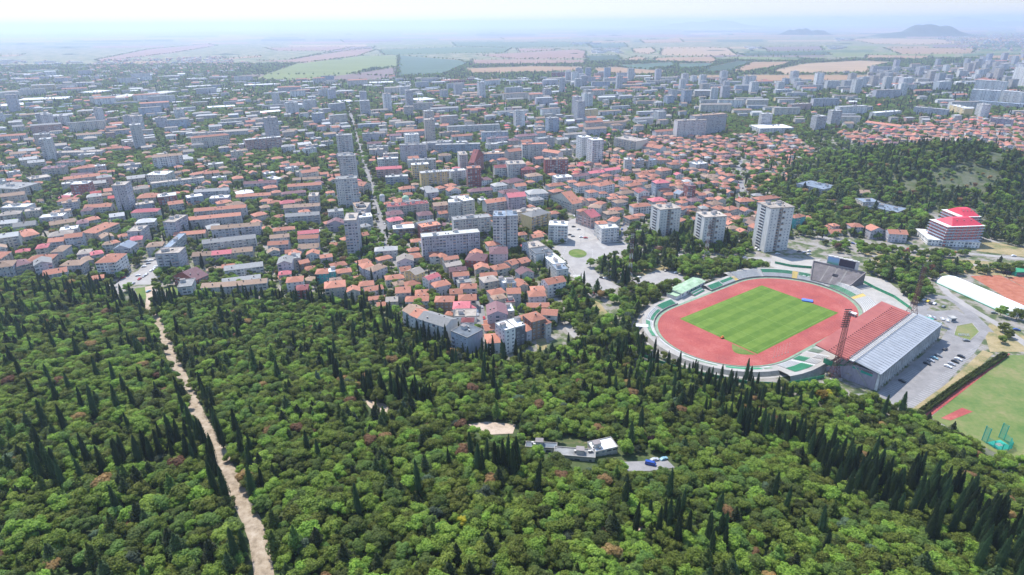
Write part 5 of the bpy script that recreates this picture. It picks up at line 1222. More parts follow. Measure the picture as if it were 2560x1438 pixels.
for args in [
 (2402, 893, -52, 'k', "first from the far end of the row by the hedge"), (2395, 900, -52, 'w', "second from the far end of the row by the hedge"), (2387, 906, -52, 'k', "third from the far end of the row by the hedge"), (2378, 912, -52, 's', "fourth from the far end of the row by the hedge"), (2369, 918, -52, 'w', "nearest in the row by the hedge"),
 (2362, 875, 30, 'k', "in the grandstand shadow at the far end"), (2345, 891, -50, 'g', "parked against the grandstand back wall, last of four"), (2335, 897, -50, 't', "parked against the grandstand back wall, third of four"), (2326, 903, -50, 's', "parked against the grandstand back wall, second of four"), (2317, 911, -50, 'k', "parked against the grandstand back wall, first of four"),
 (2255, 955, -48, 'k', "standing alone half in the grandstand shadow"),
 (2323, 793, 80, 'w', "left of the green end platform"), (2334, 796, 80, 's', "behind the green end platform"), (2355, 799, 75, 'w', "third in the row facing the triangular lawn"), (2367, 803, 75, 'w', "fourth in the row facing the triangular lawn"), (2380, 797, 75, 's', "next to the white gatehouse"),
 (2309, 752, 35, 'w', "under trees by the far mast"), (2320, 755, 35, 'y', "next to the far mast"), (2327, 760, 35, 'k', "right of the yellow car by the far mast"), (2336, 761, 35, 'w', "fourth on the pale strip by the far mast"), (2358, 768, 35, 'g', "at the end of the pale strip by the drive"),
 (2485, 784, -25, 'g', "driving below the white inflated hall"), (2541, 826, -25, 'b', "driving on the service road at the right edge"), (2415, 853, -10, 'g', "stopped below the triangular lawn"),
 (2405, 628, -5, 't', "on the road in front of the red roofed hotel"), (2360, 630, 0, 'k', "in the row left of the hotel front"), (2350, 628, 0, 'w', "left in the row before the hotel"), (2388, 633, -5, 'r', "on the road below the hotel"), (2534, 641, -5, 'w', "driving on the right hand road"),
 (2085, 592, 10, 'w', "first of three in front of the long low houses"), (2073, 590, 10, 's', "second of three in front of the long low houses"), (2060, 589, 10, 'w', "third of three in front of the long low houses"),
 (1892, 622, 20, 'w', "left in the group at the tallest white tower"), (1898, 627, 20, 's', "below the tallest white tower"), (1918, 627, 0, 'k', "in the middle of the tower car park"), (1925, 625, 20, 'w', "on the tower car park near the tree line"), (1942, 615, 60, 't', "beside the tallest white tower entrance"), (1944, 636, 0, 'w', "in the lower row of the tower car park"),
 (1998, 630, 20, 'k', "at the right of the tower car park"), (2010, 632, 20, 's', "one before last on the tower car park"), (2022, 629, 20, 'w', "last on the tower car park by the bushes"), (2022, 637, 10, 's', "in front of the last ones on the tower car park"), (1804, 634, 5, 'y', "driving on the avenue past the conifers"), (1838, 641, 5, 'g', "driving behind the yellow car on the avenue"),
 (1447, 575, 10, 's', "in the middle of the plaza car park"), (1434, 568, 10, 'k', "at the top of the plaza car park"), (1424, 588, 30, 'k', "behind the cubic white block"), (1432, 592, 10, 'g', "second in the lower row of the plaza car park"), (1453, 594, 0, 'w', "third in the lower row of the plaza car park"), (1464, 596, 0, 'r', "last in the lower row of the plaza car park"),
 (1504, 696, -40, 'k', "under the cedars on the square"), (1513, 697, 0, 'w', "at the lamp on the square"), (1483, 735, -70, 'r', "at the wood end of the square"), (1480, 738, -70, 'g', "beside the red one at the wood end of the square"), (1598, 695, 30, 'w', "by the dark conifers in the park"), (1690, 683, 30, 'w', "on the drive behind the green pavilion"), (1665, 678, 30, 'k', "turning on the park drive"),
 (1587, 585, 70, 'w', "parked in the narrow street by the round tree"), (1636, 1152, 15, 's', "on the yard in the wood"), (1659, 1150, 25, 't', "on the yard in the wood"),
 (360, 668, 30, 'w', "first on the left car park"), (371, 660, 30, 's', "second on the left car park"), (378, 653, 30, 'w', "third on the left car park"), (366, 655, 30, 'g', "fourth on the left car park"), (372, 730, 70, 't', "at the start of the dirt track"), (345, 690, 30, 'w', "leaving the left square"), (390, 668, 30, 'w', "at the wall of the tan roofed block"),
 (955, 590, 100, 'w', "parked on the boulevard"), (961, 610, 100, 'w', "second on the boulevard"), (946, 535, 100, 's', "farther up the boulevard"), (990, 628, 30, 'w', "behind the blue grey house"), (842, 745, 20, 'w', "in front of the striped roof house"), (823, 744, 20, 'r', "behind the first cypresses"), (1204, 842, 80, 's', "in the shaded street by the modern block"), (1050, 664, 20, 'w', "at the end of the longest slab")]:
    car(*args)
car(1626, 1163, -20, 'B', "on the yard in the wood", 'van', z=.3); car(1580, 590, 70, 'w', "at the corner of the narrow street", 'van')

MAT_ROWS = [("boulevard", [(968, 632), (952, 560), (936, 495), (916, 425)], 26, 4.2, 100), ("avenue", [(1600, 622), (1700, 640), (1790, 654), (1880, 650)], 12, 5, 5), ("house lane", [(1206, 820), (1200, 775), (1182, 725)], 10, 2.4, 80), ("upper street", [(1480, 566), (1420, 522), (1375, 482)], 16, 4.4, 130),
            ("road before the hotel", [(2110, 604), (2200, 620), (2300, 628)], 12, 2.8, -5), ("street behind the towers", [(1853, 500), (1850, 440)], 8, 2.6, 92), ("left square", [(300, 716), (340, 690), (368, 668)], 14, 9, 30), ("narrow street", [(1556, 585), (1580, 535)], 8, 2.6, 70)]
for nm_, pts_, n_c, off, an_c in MAT_ROWS:
    P = GP(pts_)
    for k in range(n_c):
        u = (k + .5) / n_c * (len(P) - 1); q = min(len(P) - 2, int(u)); f = u - q; a, c = P[q], P[q + 1]; l = math.dist(a, c); dx, dy = (c[0] - a[0]) / l, (c[1] - a[1]) / l
        sd_ = rnd.choice((-1, 1)) * off * rnd.uniform(.9, 1.05); x, y = a[0] + (c[0] - a[0]) * f + dy * sd_, a[1] + (c[1] - a[1]) * f - dx * sd_; cc = rnd.choice('wwsskgbr')
        car(0, 0, math.degrees(math.atan2(dy, dx)) + rnd.choice((0, 180)), cc, "among those parked along the " + nm_, 'car', "%s cars parked along the %s" % (CARN[cc], nm_), xy=(x, y))
mark_poly(GP([(1300, 1106), (1555, 1100), (1560, 1145), (1530, 1178), (1430, 1178), (1380, 1150), (1290, 1135)]), 4)
mark_poly(GP([(1560, 1140), (1690, 1135), (1700, 1195), (1560, 1205)]), 4)
for c in CLEAR: mark_poly(GP([(x, y + 4) for x, y in c] ), 4, 3); mark_poly(GP([(x, y + 22) for x, y in c]), 4)
# ------------------------------------------------------------------ plain, fields and hills
def field_mat(name, c):
    t = NT(name); p = t.pos(); v = t.n("Mapping", {'Vector': p, 'Scale': (.3, 1, 1)}).outputs[0]
    f = t.math('MULTIPLY_ADD', t.noise(v, .012, 4, .6), .7, t.math('MULTIPLY', t.noise(p, .05, 3), .3))
    return t.fin(t.ramp(f, [(.35, tuple(x * .82 for x in c)), (.65, tuple(min(1, x * 1.15) for x in c))]), .95)
FM = dict(t=(.30, .185, .095), p=(.25, .150, .105), m=(.17, .12, .105), g=(.075, .12, .04), y=(.15, .18, .045), G=(.035, .065, .025), b=(.065, .11, .065), T=(.34, .235, .135))
for k, c in FM.items(): MAT['f' + k] = field_mat("field_soil_" + k, c)
FIELDS = '''y 640 198 660 188 740 160 905 140 995 139 995 168 930 172 890 184 760 200|m 905 182 990 169 992 192 870 186|b 998 139 1140 150 1172 158 1110 186 996 192|m 570 196 620 188 890 186 990 193 940 203 700 204|p 640 152 720 150 900 122 940 124 900 140 760 158
m 730 150 880 118 940 116 930 122 800 135|t 560 146 650 139 655 143 570 148|p 660 120 840 117 930 118 820 128 690 127|g 945 125 1140 118 1280 120 1260 132 1130 134 960 138|p 1180 150 1290 149 1460 150 1462 160 1180 163|t 1160 172 1330 166 1470 168 1440 180 1180 186
p 1190 138 1440 124 1465 128 1462 146 1290 148|g 1130 106 1280 104 1480 104 1470 116 1290 120 1140 116|t 1478 172 1540 168 1680 180 1640 188 1500 186|G 1465 140 1540 138 1555 148 1500 156 1470 154|t 1560 150 1590 142 1620 146 1600 154|T 1580 122 1630 120 1642 130 1620 136 1585 132
T 1655 122 1820 120 1842 138 1740 140 1650 138|t 1640 145 1780 142 1795 152 1780 158 1630 154|b 1540 164 1680 156 1690 166 1620 174 1560 170|b 1690 160 1790 158 1770 170 1700 172|G 1770 170 1845 153 1880 156 1830 180 1760 182|t 1830 178 1880 156 1980 155 1960 164 1860 182
T 1925 178 2010 160 2150 152 2240 156 2180 168 2170 184 1960 186|y 1810 142 1990 143 2005 148 1990 153 1860 152|p 2060 148 2140 146 2090 152 2050 152|t 1850 188 2120 188 2230 190 2150 205 1960 210 1870 206|t 1680 193 1800 188 1840 192 1800 200 1700 198|G 1840 133 2060 130 2080 138 1860 140
T 2120 98 2220 96 2340 98 2440 108 2300 112 2180 110|t 2210 121 2440 121 2430 134 2250 136|t 2170 138 2330 140 2310 150 2160 146|T 2100 80 2290 77 2300 80 2180 83|t 2400 96 2500 95 2520 99 2420 101|t 1600 100 1700 98 1710 106 1610 108|p 1290 122 1400 122 1380 126 1300 130
p 370 124 520 110 545 114 440 132 250 155 240 150|t 300 156 420 152 410 156 320 159|b 60 176 150 174 155 182 65 185|t 0 138 60 136 50 140 0 142|t 2450 140 2560 137 2560 147 2460 150|T 2540 70 2620 68 2620 82 2540 80|b 1470 110 1560 108 1570 118 1480 120|m 1900 118 2050 116 2060 126 1920 128
t 480 100 600 96 620 100 500 104|m 850 100 1000 98 1010 104 860 106|t 1000 84 1140 82 1150 86 1010 88|p 1500 88 1700 86 1720 92 1520 94|t 200 98 330 95 340 100 210 102|t 1250 94 1420 92 1430 97 1260 99|m 620 88 760 86 770 91 630 92'''
HEDGEROW = []
for it in FIELDS.replace('\n', '|').split('|'):
    q = it.split(); v = [float(x) for x in q[1:]]; P = [G(v[k], v[k + 1], 0, True) for k in range(0, len(v), 2)]
    R2 = []
    for a, c in zip(P, P[1:] + P[:1]):     # slightly uneven borders
        n = max(1, int(math.dist(a, c) / 400)); R2 += [(a[0] + (c[0] - a[0]) * k / n + (rnd.uniform(-14, 14) if k else 0), a[1] + (c[1] - a[1]) * k / n + (rnd.uniform(-20, 20) if k else 0)) for k in range(n)]
    sheet("field", R2, M('f' + q[0]), .35 + .02 * rnd.random(), 0)
    HEDGEROW += [(a, c) for a, c in zip(P, P[1:] + P[:1])]
    if P[0][1] < 5900: mark_poly(P, 2)
for py in [61.5, 63, 64.5, 66.5, 69, 71.5, 74, 77, 80.5, 84.5, 89, 94, 100, 107, 115, 124, 134, 145]:
    x = -60 + rnd.uniform(0, 120); hh = (py - 56) * .085 + .7
    while x < 2620:
        wd = rnd.uniform(50, 230) * (.6 + (py - 60) / 90); x2 = x + wd; sk = rnd.uniform(-.5, .5) * hh * 3; up = rnd.uniform(.55, 1.15) * hh
        if rnd.random() < .72:
            P = [G(a, b - (a - 1280) * .0078 * .55, 0, True) for a, b in ((x, py), (x2, py + rnd.uniform(-.2, .2) * hh), (x2 + sk, py - up), (x + sk * .7, py - up * rnd.uniform(.8, 1.1)))]
            if (py < 118 or x > 1450 or x < -500): tag(sheet("field", P, M('f' + rnd.choice('ttpTmgGbGyt')), .18 + .1 * rnd.random(), 0), kind='structure')
        x = x2 + rnd.uniform(1, 30)
def mound(px0, px1, yb, yt, name="hills", asp=.35, col='fG'):
    a = G(px0, yb, 0, True); c = G(px1, yb, 0, True); cx, cy_ = (a[0] + c[0]) / 2, (a[1] + c[1]) / 2; rx = math.dist(a, c) / 2; d = math.hypot(cx, cy_)
    hgt = (yb - yt) / F * d * 1.02; N, K = 60, 24; b = MB(); r = random.Random(int(px0)); ph = [r.uniform(0, 6) for _ in range(8)]
    an = math.atan2(c[1] - a[1], c[0] - a[0])
    for j in range(K + 1):
        for i in range(N + 1):
            u = i / N * 2 - 1; v = j / K * 2 - 1; e = max(0, 1 - u * u) * max(0, 1 - v * v)
            q = .75 + .18 * math.sin(u * 5 + ph[0]) + .1 * math.sin(u * 11 + ph[1]) + .06 * math.sin(u * 23 + v * 7 + ph[2])
            x, y = u * rx, v * rx * asp; b.v.append((cx + x * math.cos(an) - y * math.sin(an), cy_ + rx * asp + x * math.sin(an) + y * math.cos(an), -1 + (hgt + 1) * e ** 2.1 * q * 1.1))
    for j in range(K):
        for i in range(N): q = j * (N + 1) + i; b.f.append((q, q + 1, q + N + 2, q + N + 1)); b.mi.append(0); b.uv += [(0, 0)] * 4
    tag(b.obj(name, [M(col)]), kind='structure')
MAT['fh'] = field_mat("hill_wood", (.055, .085, .045))
for a in ((1590, 2000, 70, 54), (1960, 2420, 62, 49), (2250, 2800, 64, 50), (1940, 2110, 88, 72), (2180, 2520, 92, 70), (1500, 1800, 66, 55)): mound(*a, col='fh')
for k in range(26):       # low woods on the plain
    px = rnd.uniform(-50, 2600); py = rnd.uniform(72, 150) if px < 1900 else rnd.uniform(88, 150)
    wd = rnd.uniform(25, 120) * (py - 40) / 90; mound(px, px + wd, py, py - 1.6 - (py - 60) * .012, "far_wood", .25, 'fh')

# ------------------------------------------------------------------ filling the town
def district(poly, sx, sy, ang, mix, prob=.9, jit=.18, far=False):
    """candidate plots on a slightly jittered street grid inside a photo polygon"""
    P = [G(x, y, 0, True) for x, y in poly]; cx = sum(p[0] for p in P) / len(P); cy_ = sum(p[1] for p in P) / len(P)
    R2 = max(math.dist(p, (cx, cy_)) for p in P); ca, sa = math.cos(rad(ang)), math.sin(rad(ang)); out = []
    ni = int(R2 / sx) + 1; nj = int(R2 / sy) + 1
    for j in range(-nj, nj + 1):
        for i in range(-ni, ni + 1):
            u = (i + (j % 2) * .5 + rnd.uniform(-jit, jit)) * sx; v = (j + rnd.uniform(-jit, jit)) * sy
            if i % 6 == 5: continue        # cross streets
            x, y = cx + u * ca - v * sa, cy_ + u * sa + v * ca
            if rnd.random() > prob or not inpoly(x, y, P): continue
            q = PX(x, y, 0)
            if q[0] < -140 or q[0] > 2700: continue
            out.append((x, y, ang + rnd.gauss(0, 4), rnd.choices(list(mix), weights=list(mix.values()))[0]))
    return out
CAND = []
# H small houses, S slab, T tower, B block, W warehouse
CAND += district([(1400, 430), (1500, 400), (1560, 345), (1720, 345), (1990, 348), (2085, 425), (2070, 450), (1880, 480), (1905, 515), (2010, 575), (1850, 600), (1640, 530), (1560, 600), (1480, 560), (1400, 500)], 13.2, 13.2, 14, dict(H=1), .97, .12)
CAND += district([(2100, 335), (2560, 290), (2750, 280), (2750, 420), (2560, 392), (2350, 372), (2200, 372), (2060, 345)], 13.2, 13.2, -10, dict(H=1), .97, .12)
CAND += district([(-80, 390), (-120, 720), (262, 712), (300, 640), (420, 640), (700, 660), (960, 640), (900, 400), (560, 380)], 19, 22, 33, dict(H=7, B=2.4, S=1), .86)
CAND += district([(905, 390), (1400, 420), (1420, 590), (1100, 680), (960, 650)], 19, 24, 22, dict(H=7, B=2.4, S=1), .86)
CAND += district([(440, 700), (700, 640), (1060, 650), (1240, 640), (1380, 660), (1400, 800), (1220, 880), (1060, 810), (850, 745), (700, 742), (520, 738)], 15, 17, 18, dict(H=1), .8)
CAND += district([(-120, 300), (900, 285), (900, 400), (560, 385), (-120, 395)], 22, 27, 33, dict(H=7, B=3, S=1.6, T=.25), .88)
CAND += district([(900, 285), (1700, 300), (1560, 345), (1400, 425), (905, 400)], 24, 28, 20, dict(H=6, B=4, S=2.5, T=.5), .9)
CAND += district([(-150, 235), (880, 235), (880, 290), (-150, 302)], 30, 36, 30, dict(H=6, B=3, S=2, W=2, T=.25), .8)
CAND += district([(860, 232), (1760, 232), (1700, 300), (880, 290)], 30, 34, 18, dict(H=7, B=4, S=3, T=.6), .88)
CAND += district([(1700, 230), (2560, 200), (2750, 240), (2750, 290), (2100, 335), (1990, 345), (1760, 300)], 34, 40, 0, dict(H=3, B=4, S=4, T=.8), .42)
CAND += district([(1380, 196), (2000, 196), (2560, 150), (2750, 150), (2750, 205), (2000, 235), (1400, 235)], 36, 44, 5, dict(B=4, S=4, T=3.2, H=2), .75)
CAND += district([(-150, 185), (1100, 200), (1400, 200), (1400, 235), (-150, 240)], 44, 50, 25, dict(W=6, B=2, S=2, H=3, T=.15), .7)
CAND += district([(250, 152), (560, 142), (640, 165), (560, 190), (350, 190), (200, 185)], 30, 46, 25, dict(H=8, W=1), .6)
CAND += district([(-150, 150), (250, 155), (200, 190), (-150, 190)], 60, 70, 20, dict(W=4, H=3), .5)
CAND += district([(2330, 90), (2700, 80), (2700, 135), (2400, 125)], 45, 70, 10, dict(H=5, B=1), .4)
for pp in ([(1480, 122), (1545, 120), (1555, 134), (1480, 133)], [(1860, 118), (2100, 116), (2120, 124), (1870, 125)], [(1700, 78), (1860, 76), (1860, 80), (1710, 82)], [(1430, 108), (1500, 108), (1500, 112), (1430, 112)], [(2090, 96), (2130, 96), (2130, 102), (2090, 102)]):
    CAND += district(pp, 60, 60, 5, dict(W=1), .8)
DIM = dict(H=lambda r: (r.uniform(9, 12), r.uniform(8, 10.5), r.choice([1, 2, 2, 3, 3])), B=lambda r: (r.uniform(14, 24), r.uniform(11, 14), r.choice([3, 4, 4, 5])),
           S=lambda r: (r.uniform(38, 75), r.uniform(11, 13), r.choice([4, 5, 5, 8])), T=lambda r: (r.uniform(17, 24), r.uniform(17, 21), r.choice([9, 11, 13, 16])), W=lambda r: (r.uniform(22, 70), r.uniform(14, 34), r.choice([1.5, 2, 2.5, 3])))
KIND = dict(H='house', B='block', S='block', T='tower', W='shed')
CAND.sort(key=lambda c: math.hypot(c[0], c[1]))
count = dict(house=0, block=0, tower=0, shed=0, public=0)
for q in REC: count[q['kind']] += 1
LIM = dict(house=296, block=296, tower=120, shed=200)
STUFF = {}
for x, y, an, k in CAND:
    wx, dy, n = DIM[k](rnd); a = rad(an)
    if y > 2200 and k in 'HB': wx *= 1.2; dy *= 1.2
    P = footprint((x, y), a, wx + (0 if k == 'H' else 2), dy + (0 if k == 'H' else 2))
    ok = True
    nu = max(2, int(wx / 4)); nv = max(2, int(dy / 4))
    for i in range(nu + 1):
        for j in range(nv + 1):
            fx, fy = i / nu, j / nv
            px_ = P[0][0] + (P[1][0] - P[0][0]) * fx + (P[3][0] - P[0][0]) * fy; py_ = P[0][1] + (P[1][1] - P[0][1]) * fx + (P[3][1] - P[0][1]) * fy
            if occ(px_, py_) & 7: ok = False; break
        if not ok: break
    if not ok: continue
    if k == 'H':
        roof = rnd.choice('hhhgq'); rc = rnd.choices('otbrpkgl', weights=[17, 3, .8, .6, .6, .5, .6, .5])[0]; wc = rnd.choices('wcblgnk', weights=[5, 4, 5, 2, 2, .7, .7])[0]
    elif k in 'BS':
        roof = rnd.choices('ghf', weights=[4, 2, 4] if y < 1300 else [3, 1, 6])[0]; rc = rnd.choices('otlgnaw', weights=[5, 2, 2, 2, 2, 2, .8])[0]; wc = rnd.choices('gblawcukry', weights=[2.4, 3, 2.5, 4, 4.5, 5, 1, .7, .4, .6])[0]
        if roof == 'f' and rc == 'o': rc = 'n'
    elif k == 'T': roof = 'f'; rc = rnd.choice('ngla'); wc = rnd.choices('glwaub', weights=[3, 3, 4, 3, 1, 2])[0]
    else: roof = 'f'; rc = rnd.choices('wlags', weights=[4, 3, 2, 2, 1])[0]; wc = rnd.choice('wagcb')
    kd = KIND[k]; fmt = rnd.random()
    if count[kd] < LIM[kd]:
        count[kd] += 1
        building((x, y), a, wx, dy, n, roof, rc, wc, 1, kd, seed=int(fmt * 1e6))
    else:
        b = STUFF.setdefault(kd, [MB(), {}]); mb, slots = b
        W_, Rf, h, top = shell(wx, dy, n, roof)
        ca, sa = math.cos(a), math.sin(a)
        for src, names in ((W_, ['X' + wc, 'W' + wc] if kd != 'shed' else ['W' + wc] * 2), (Rf, [('F' if roof == 'f' else 'R') + rc, 'concl' if roof == 'f' else 'W' + wc])):
            base = len(mb.v); mb.v += [(x + X * ca - Y * sa, y + X * sa + Y * ca, Z) for X, Y, Z in src.v]
            for f, m in zip(src.f, src.mi): mb.f.append(tuple(base + q for q in f)); mb.mi.append(slots.setdefault(names[m], len(slots)))
            mb.uv += src.uv
        mark_poly(footprint((x, y), a, wx, dy), 1)
SN = dict(house=("distant_houses", "mass of small distant houses with tiled roofs"), block=("distant_apartment_blocks", "mass of distant apartment blocks across the hazy town"), tower=("distant_towers", "distant tower blocks along the plain"), shed=("distant_warehouses", "distant pale warehouses at the town edge"))
for kd, (mb, slots) in STUFF.items():
    tag(mb.obj(SN[kd][0], [M(k) for k in slots]), SN[kd][1], None, kind='stuff')

# ------------------------------------------------------------------ trees
def broad(seed, mat, R=4.6, Hh=8.5, nleaf=1900, size=.38):
    r = random.Random(seed); b = MB(); t = MB(); lobes = []
    for k in range(r.randint(8, 13)):
        a = r.uniform(0, 6.283); d = R * math.sqrt(r.uniform(.02, .5)); q = R * r.uniform(.22, .52)
        lobes.append((d * math.cos(a), d * math.sin(a), Hh * r.uniform(.45, .86) - d * .25, q, q * r.uniform(.85, 1.15), q * r.uniform(.6, .85)))
    lobes.append((0, 0, Hh * .78, R * .5, R * .5, R * .38))
    for lx, ly, lz, a_, b_, c_ in lobes:
        leafcloud(b, lx, ly, lz, a_, b_, c_, nleaf // len(lobes), size, r)
        # rough core of the lobe
        n = 6; i0 = len(b.v); V = []
        for j, ph in enumerate((-.9, -.25, .4, 1.0)):
            for i in range(n):
                q = .66 * r.uniform(.75, 1.15); an = 6.283 * i / n + j * .5; V.append((lx + a_ * q * math.cos(ph) * math.cos(an), ly + b_ * q * math.cos(ph) * math.sin(an), lz + c_ * q * math.sin(ph)))
        b.v += V
        for j in range(3):
            for i in range(n): b.f.append((i0 + j * n + i, i0 + j * n + (i + 1) % n, i0 + (j + 1) * n + (i + 1) % n, i0 + (j + 1) * n + i)); b.mi.append(0); b.uv += [(0, 0)] * 4
        b.f.append(tuple(i0 + 3 * n + i for i in range(n))); b.mi.append(0); b.uv += [(0, 0)] * n
    trunk(t, r, Hh * .55, .28, [(l[0], l[1], l[2]) for l in lobes[:5]])
    return b, t
def trunk(t, r, h, w_, limbs):
    n = 6; i0 = len(t.v)
    for z, q in ((-1.5, 1.5), (.3, 1.0), (h * .5, .75), (h, .45)):
        for i in range(n): t.v.append((q * w_ * math.cos(6.283 * i / n), q * w_ * math.sin(6.283 * i / n), z))
    for j in range(3):
        for i in range(n): t.f.append((i0 + j * n + i, i0 + j * n + (i + 1) % n, i0 + (j + 1) * n + (i + 1) % n, i0 + (j + 1) * n + i)); t.mi.append(0); t.uv += [(0, 0)] * 4
    for l in limbs: t.beam((0, 0, h * .7), l, w_ * .5)
def cypress(seed, Hh=14.0, R=1.35, n=520, mat='cyp'):
    r = random.Random(seed); b = MB(); t = MB()
    def prof(f): return R * (min(1, (f + .02) * 5) ** .5) * (1 - f ** 1.7) ** .85 + .05
    core = []; m = 7
    for j in range(9):
        f = j / 8
        for i in range(m): q = prof(f) * .72 * r.uniform(.85, 1.1); core.append((q * math.cos(6.283 * i / m), q * math.sin(6.283 * i / m), .8 + f * (Hh - .9)))
    b.v += core
    for j in range(8):
        for i in range(m): b.f.append((j * m + i, j * m + (i + 1) % m, (j + 1) * m + (i + 1) % m, (j + 1) * m + i)); b.mi.append(0); b.uv += [(0, 0)] * 4
    for k in range(n):
        f = r.random() ** 1.1; an = r.uniform(0, 6.283); q = prof(f) * r.uniform(.75, 1.12); s = r.uniform(.22, .42)
        p = Vector((q * math.cos(an), q * math.sin(an), .8 + f * (Hh - .9))); o = Vector((math.cos(an), math.sin(an), r.uniform(.1, .7))).normalized()
        u = o.cross(Vector((0, 0, 1))).normalized() * s * .55; v = (Vector((0, 0, 1)) + o * r.uniform(-.1, .35)).normalized() * s * 1.5
        i = len(b.v); b.v += [tuple(p - u), tuple(p + u * .9 - v * .2), tuple(p + v), tuple(p - u * .8 + v * .5)]; b.f.append((i, i + 1, i + 2, i + 3)); b.mi.append(0); b.uv += [(0, 0)] * 4
    trunk(t, r, 2.0, .22, [])
    return b, t
def pine(seed, Hh=11.0, R=3.2, n=1100):
    r = random.Random(seed); b = MB(); t = MB(); nl = r.randint(8, 11)
    for k in range(nl):
        f = k / (nl - 1); z = Hh * (.25 + .72 * f); q = R * (1 - f) ** .75 * r.uniform(.8, 1.15) + .35; an = r.uniform(0, 6.283); o = q * .18
        leafcloud(b, o * math.cos(an), o * math.sin(an), z, q, q, Hh * .075 + .25, n // nl, .4, r)
        b.prism([(q * .5 * r.uniform(.7, 1.1) * math.cos(6.283 * i / 6 + an), q * .5 * r.uniform(.7, 1.1) * math.sin(6.283 * i / 6 + an)) for i in range(6)], z - .35, z + .35, 0)
    trunk(t, r, Hh * .9, .25, [])
    return b, t
PROTO = {}
def make_protos():
    spec = dict(green=[('broad', 11, 'leaf'), ('broad', 12, 'leaf'), ('broad', 13, 'leaf'), ('broad', 14, 'leafd'), ('broad', 15, 'leafd'), ('broad', 16, 'leaf'), ('broad', 17, 'lime'), ('broad', 18, 'brown'), ('broad', 19, 'blue')],
                cyp=[('cyp', 21, 'cyp'), ('cyp', 22, 'cyp'), ('cyp', 23, 'cyp'), ('cyp', 24, 'cyp')], pine=[('pine', 31, 'pine'), ('pine', 32, 'pine'), ('pine', 33, 'leafd'), ('pine', 34, 'blue')])
    for k, L in spec.items():
        coll = bpy.data.collections.new("proto_" + k); PROTO[k] = dict(coll=coll, m=[])
        for i, (f, sd_, mt) in enumerate(L):
            if f == 'broad': b, t = broad(sd_, mt, R=rnd.uniform(4.2, 5.0), Hh=rnd.uniform(7.6, 9.4))
            elif f == 'cyp': b, t = cypress(sd_, Hh=rnd.uniform(12, 15), R=rnd.uniform(1.45, 2.0))
            else: b, t = pine(sd_, Hh=rnd.uniform(9, 13), R=rnd.uniform(2.6, 3.8))
            cm = b.mesh("crown", [M(mt)]); tm = t.mesh("trunk", [M('bark')])
            full = MB(); full.v = b.v + t.v; full.f = b.f + [tuple(len(b.v) + q for q in f_) for f_ in t.f]; full.mi = [0] * len(b.f) + [1] * len(t.f); full.uv = b.uv + t.uv
            o = bpy.data.objects.new("tree_source_%02d" % i, full.mesh("tree", [M(mt), M('bark')])); coll.objects.link(o)
            PROTO[k]['m'].append((cm, tm, mt))
make_protos()
def scatter(name, pts, coll, label):
    me = bpy.data.meshes.new(name); me.from_pydata([(p[0], p[1], p[2]) for p in pts], [], [])
    for an, ty, k in (('ts', 'FLOAT', 3), ('tr', 'FLOAT', 4), ('tk', 'INT', 5)):
        me.attributes.new(an, ty, 'POINT').data.foreach_set('value', [p[k] for p in pts])
    o = bpy.data.objects.new(name, me); COL.objects.link(o); tag(o, label, None, kind='stuff')
    g = bpy.data.node_groups.new("scatter_" + name, 'GeometryNodeTree')
    g.interface.new_socket("Geometry", in_out='INPUT', socket_type='NodeSocketGeometry'); g.interface.new_socket("Geometry", in_out='OUTPUT', socket_type='NodeSocketGeometry')
    N = g.nodes; a = N.new("NodeGroupInput"); z = N.new("NodeGroupOutput"); ip = N.new("GeometryNodeInstanceOnPoints"); ci = N.new("GeometryNodeCollectionInfo")
    ci.inputs[0].default_value = coll; ci.inputs['Separate Children'].default_value = True; ci.inputs['Reset Children'].default_value = True
    def att(nm, ty):
        x = N.new("GeometryNodeInputNamedAttribute"); x.data_type = ty; x.inputs[0].default_value = nm; return x.outputs[0]
    cx = N.new("ShaderNodeCombineXYZ"); L = g.links.new
    L(a.outputs[0], ip.inputs['Points']); L(ci.outputs[0], ip.inputs['Instance']); ip.inputs['Pick Instance'].default_value = True
    L(att('tk', 'INT'), ip.inputs['Instance Index']); L(att('tr', 'FLOAT'), cx.inputs[2]); L(cx.outputs[0], ip.inputs['Rotation']); L(att('ts', 'FLOAT'), ip.inputs['Scale']); L(ip.outputs[0], z.inputs[0])
    md = o.modifiers.new("scatter", 'NODES'); md.node_group = g; return o
TREES = dict(green=[], cyp=[], pine=[])
def seen(x, y, z=6, mx=90, my=120):
    p = PX(x, y, z); return -mx < p[0] < 2560 + mx and p[1] < 1438 + my
def add(k, x, y, s=1.0, idx=None, where=None):
    if not seen(x, y, terr(x, y) + 6): return
    m = len(PROTO[k]['m'])
    if idx is None: idx = rnd.choices(range(9), weights=[4, 4, 4, 3, 3, 4, 1.5, .3, .3])[0] if k == 'green' else (rnd.choices(range(4), weights=[4, 4, 4, .5])[0] if k == 'pine' else rnd.randrange(m))
    TREES[k].append((x, y, terr(x, y), s, rnd.uniform(0, 6.283), idx, where))
TC = {}
def near_tree(x, y, d):
    i, j = int(x // 4), int(y // 4)
    for a in range(i - 2, i + 3):
        for c in range(j - 2, j + 3):
            for q in TC.get((a, c), ()):
                if math.hypot(q[0] - x, q[1] - y) < d: return True
    return False
def put(k, x, y, s, idx=None, d=2.0, where=None):
    if occ(x, y) & 3 or near_tree(x, y, d): return
    TC.setdefault((int(x // 4), int(y // 4)), []).append((x, y)); add(k, x, y, s, idx, where)
mark_poly(GP([(2320, 430), (2400, 412), (2500, 425), (2495, 465), (2420, 485), (2340, 478)]), 4)
mark_poly(GP([(2255, 450), (2290, 445), (2300, 480), (2265, 490)]), 4)
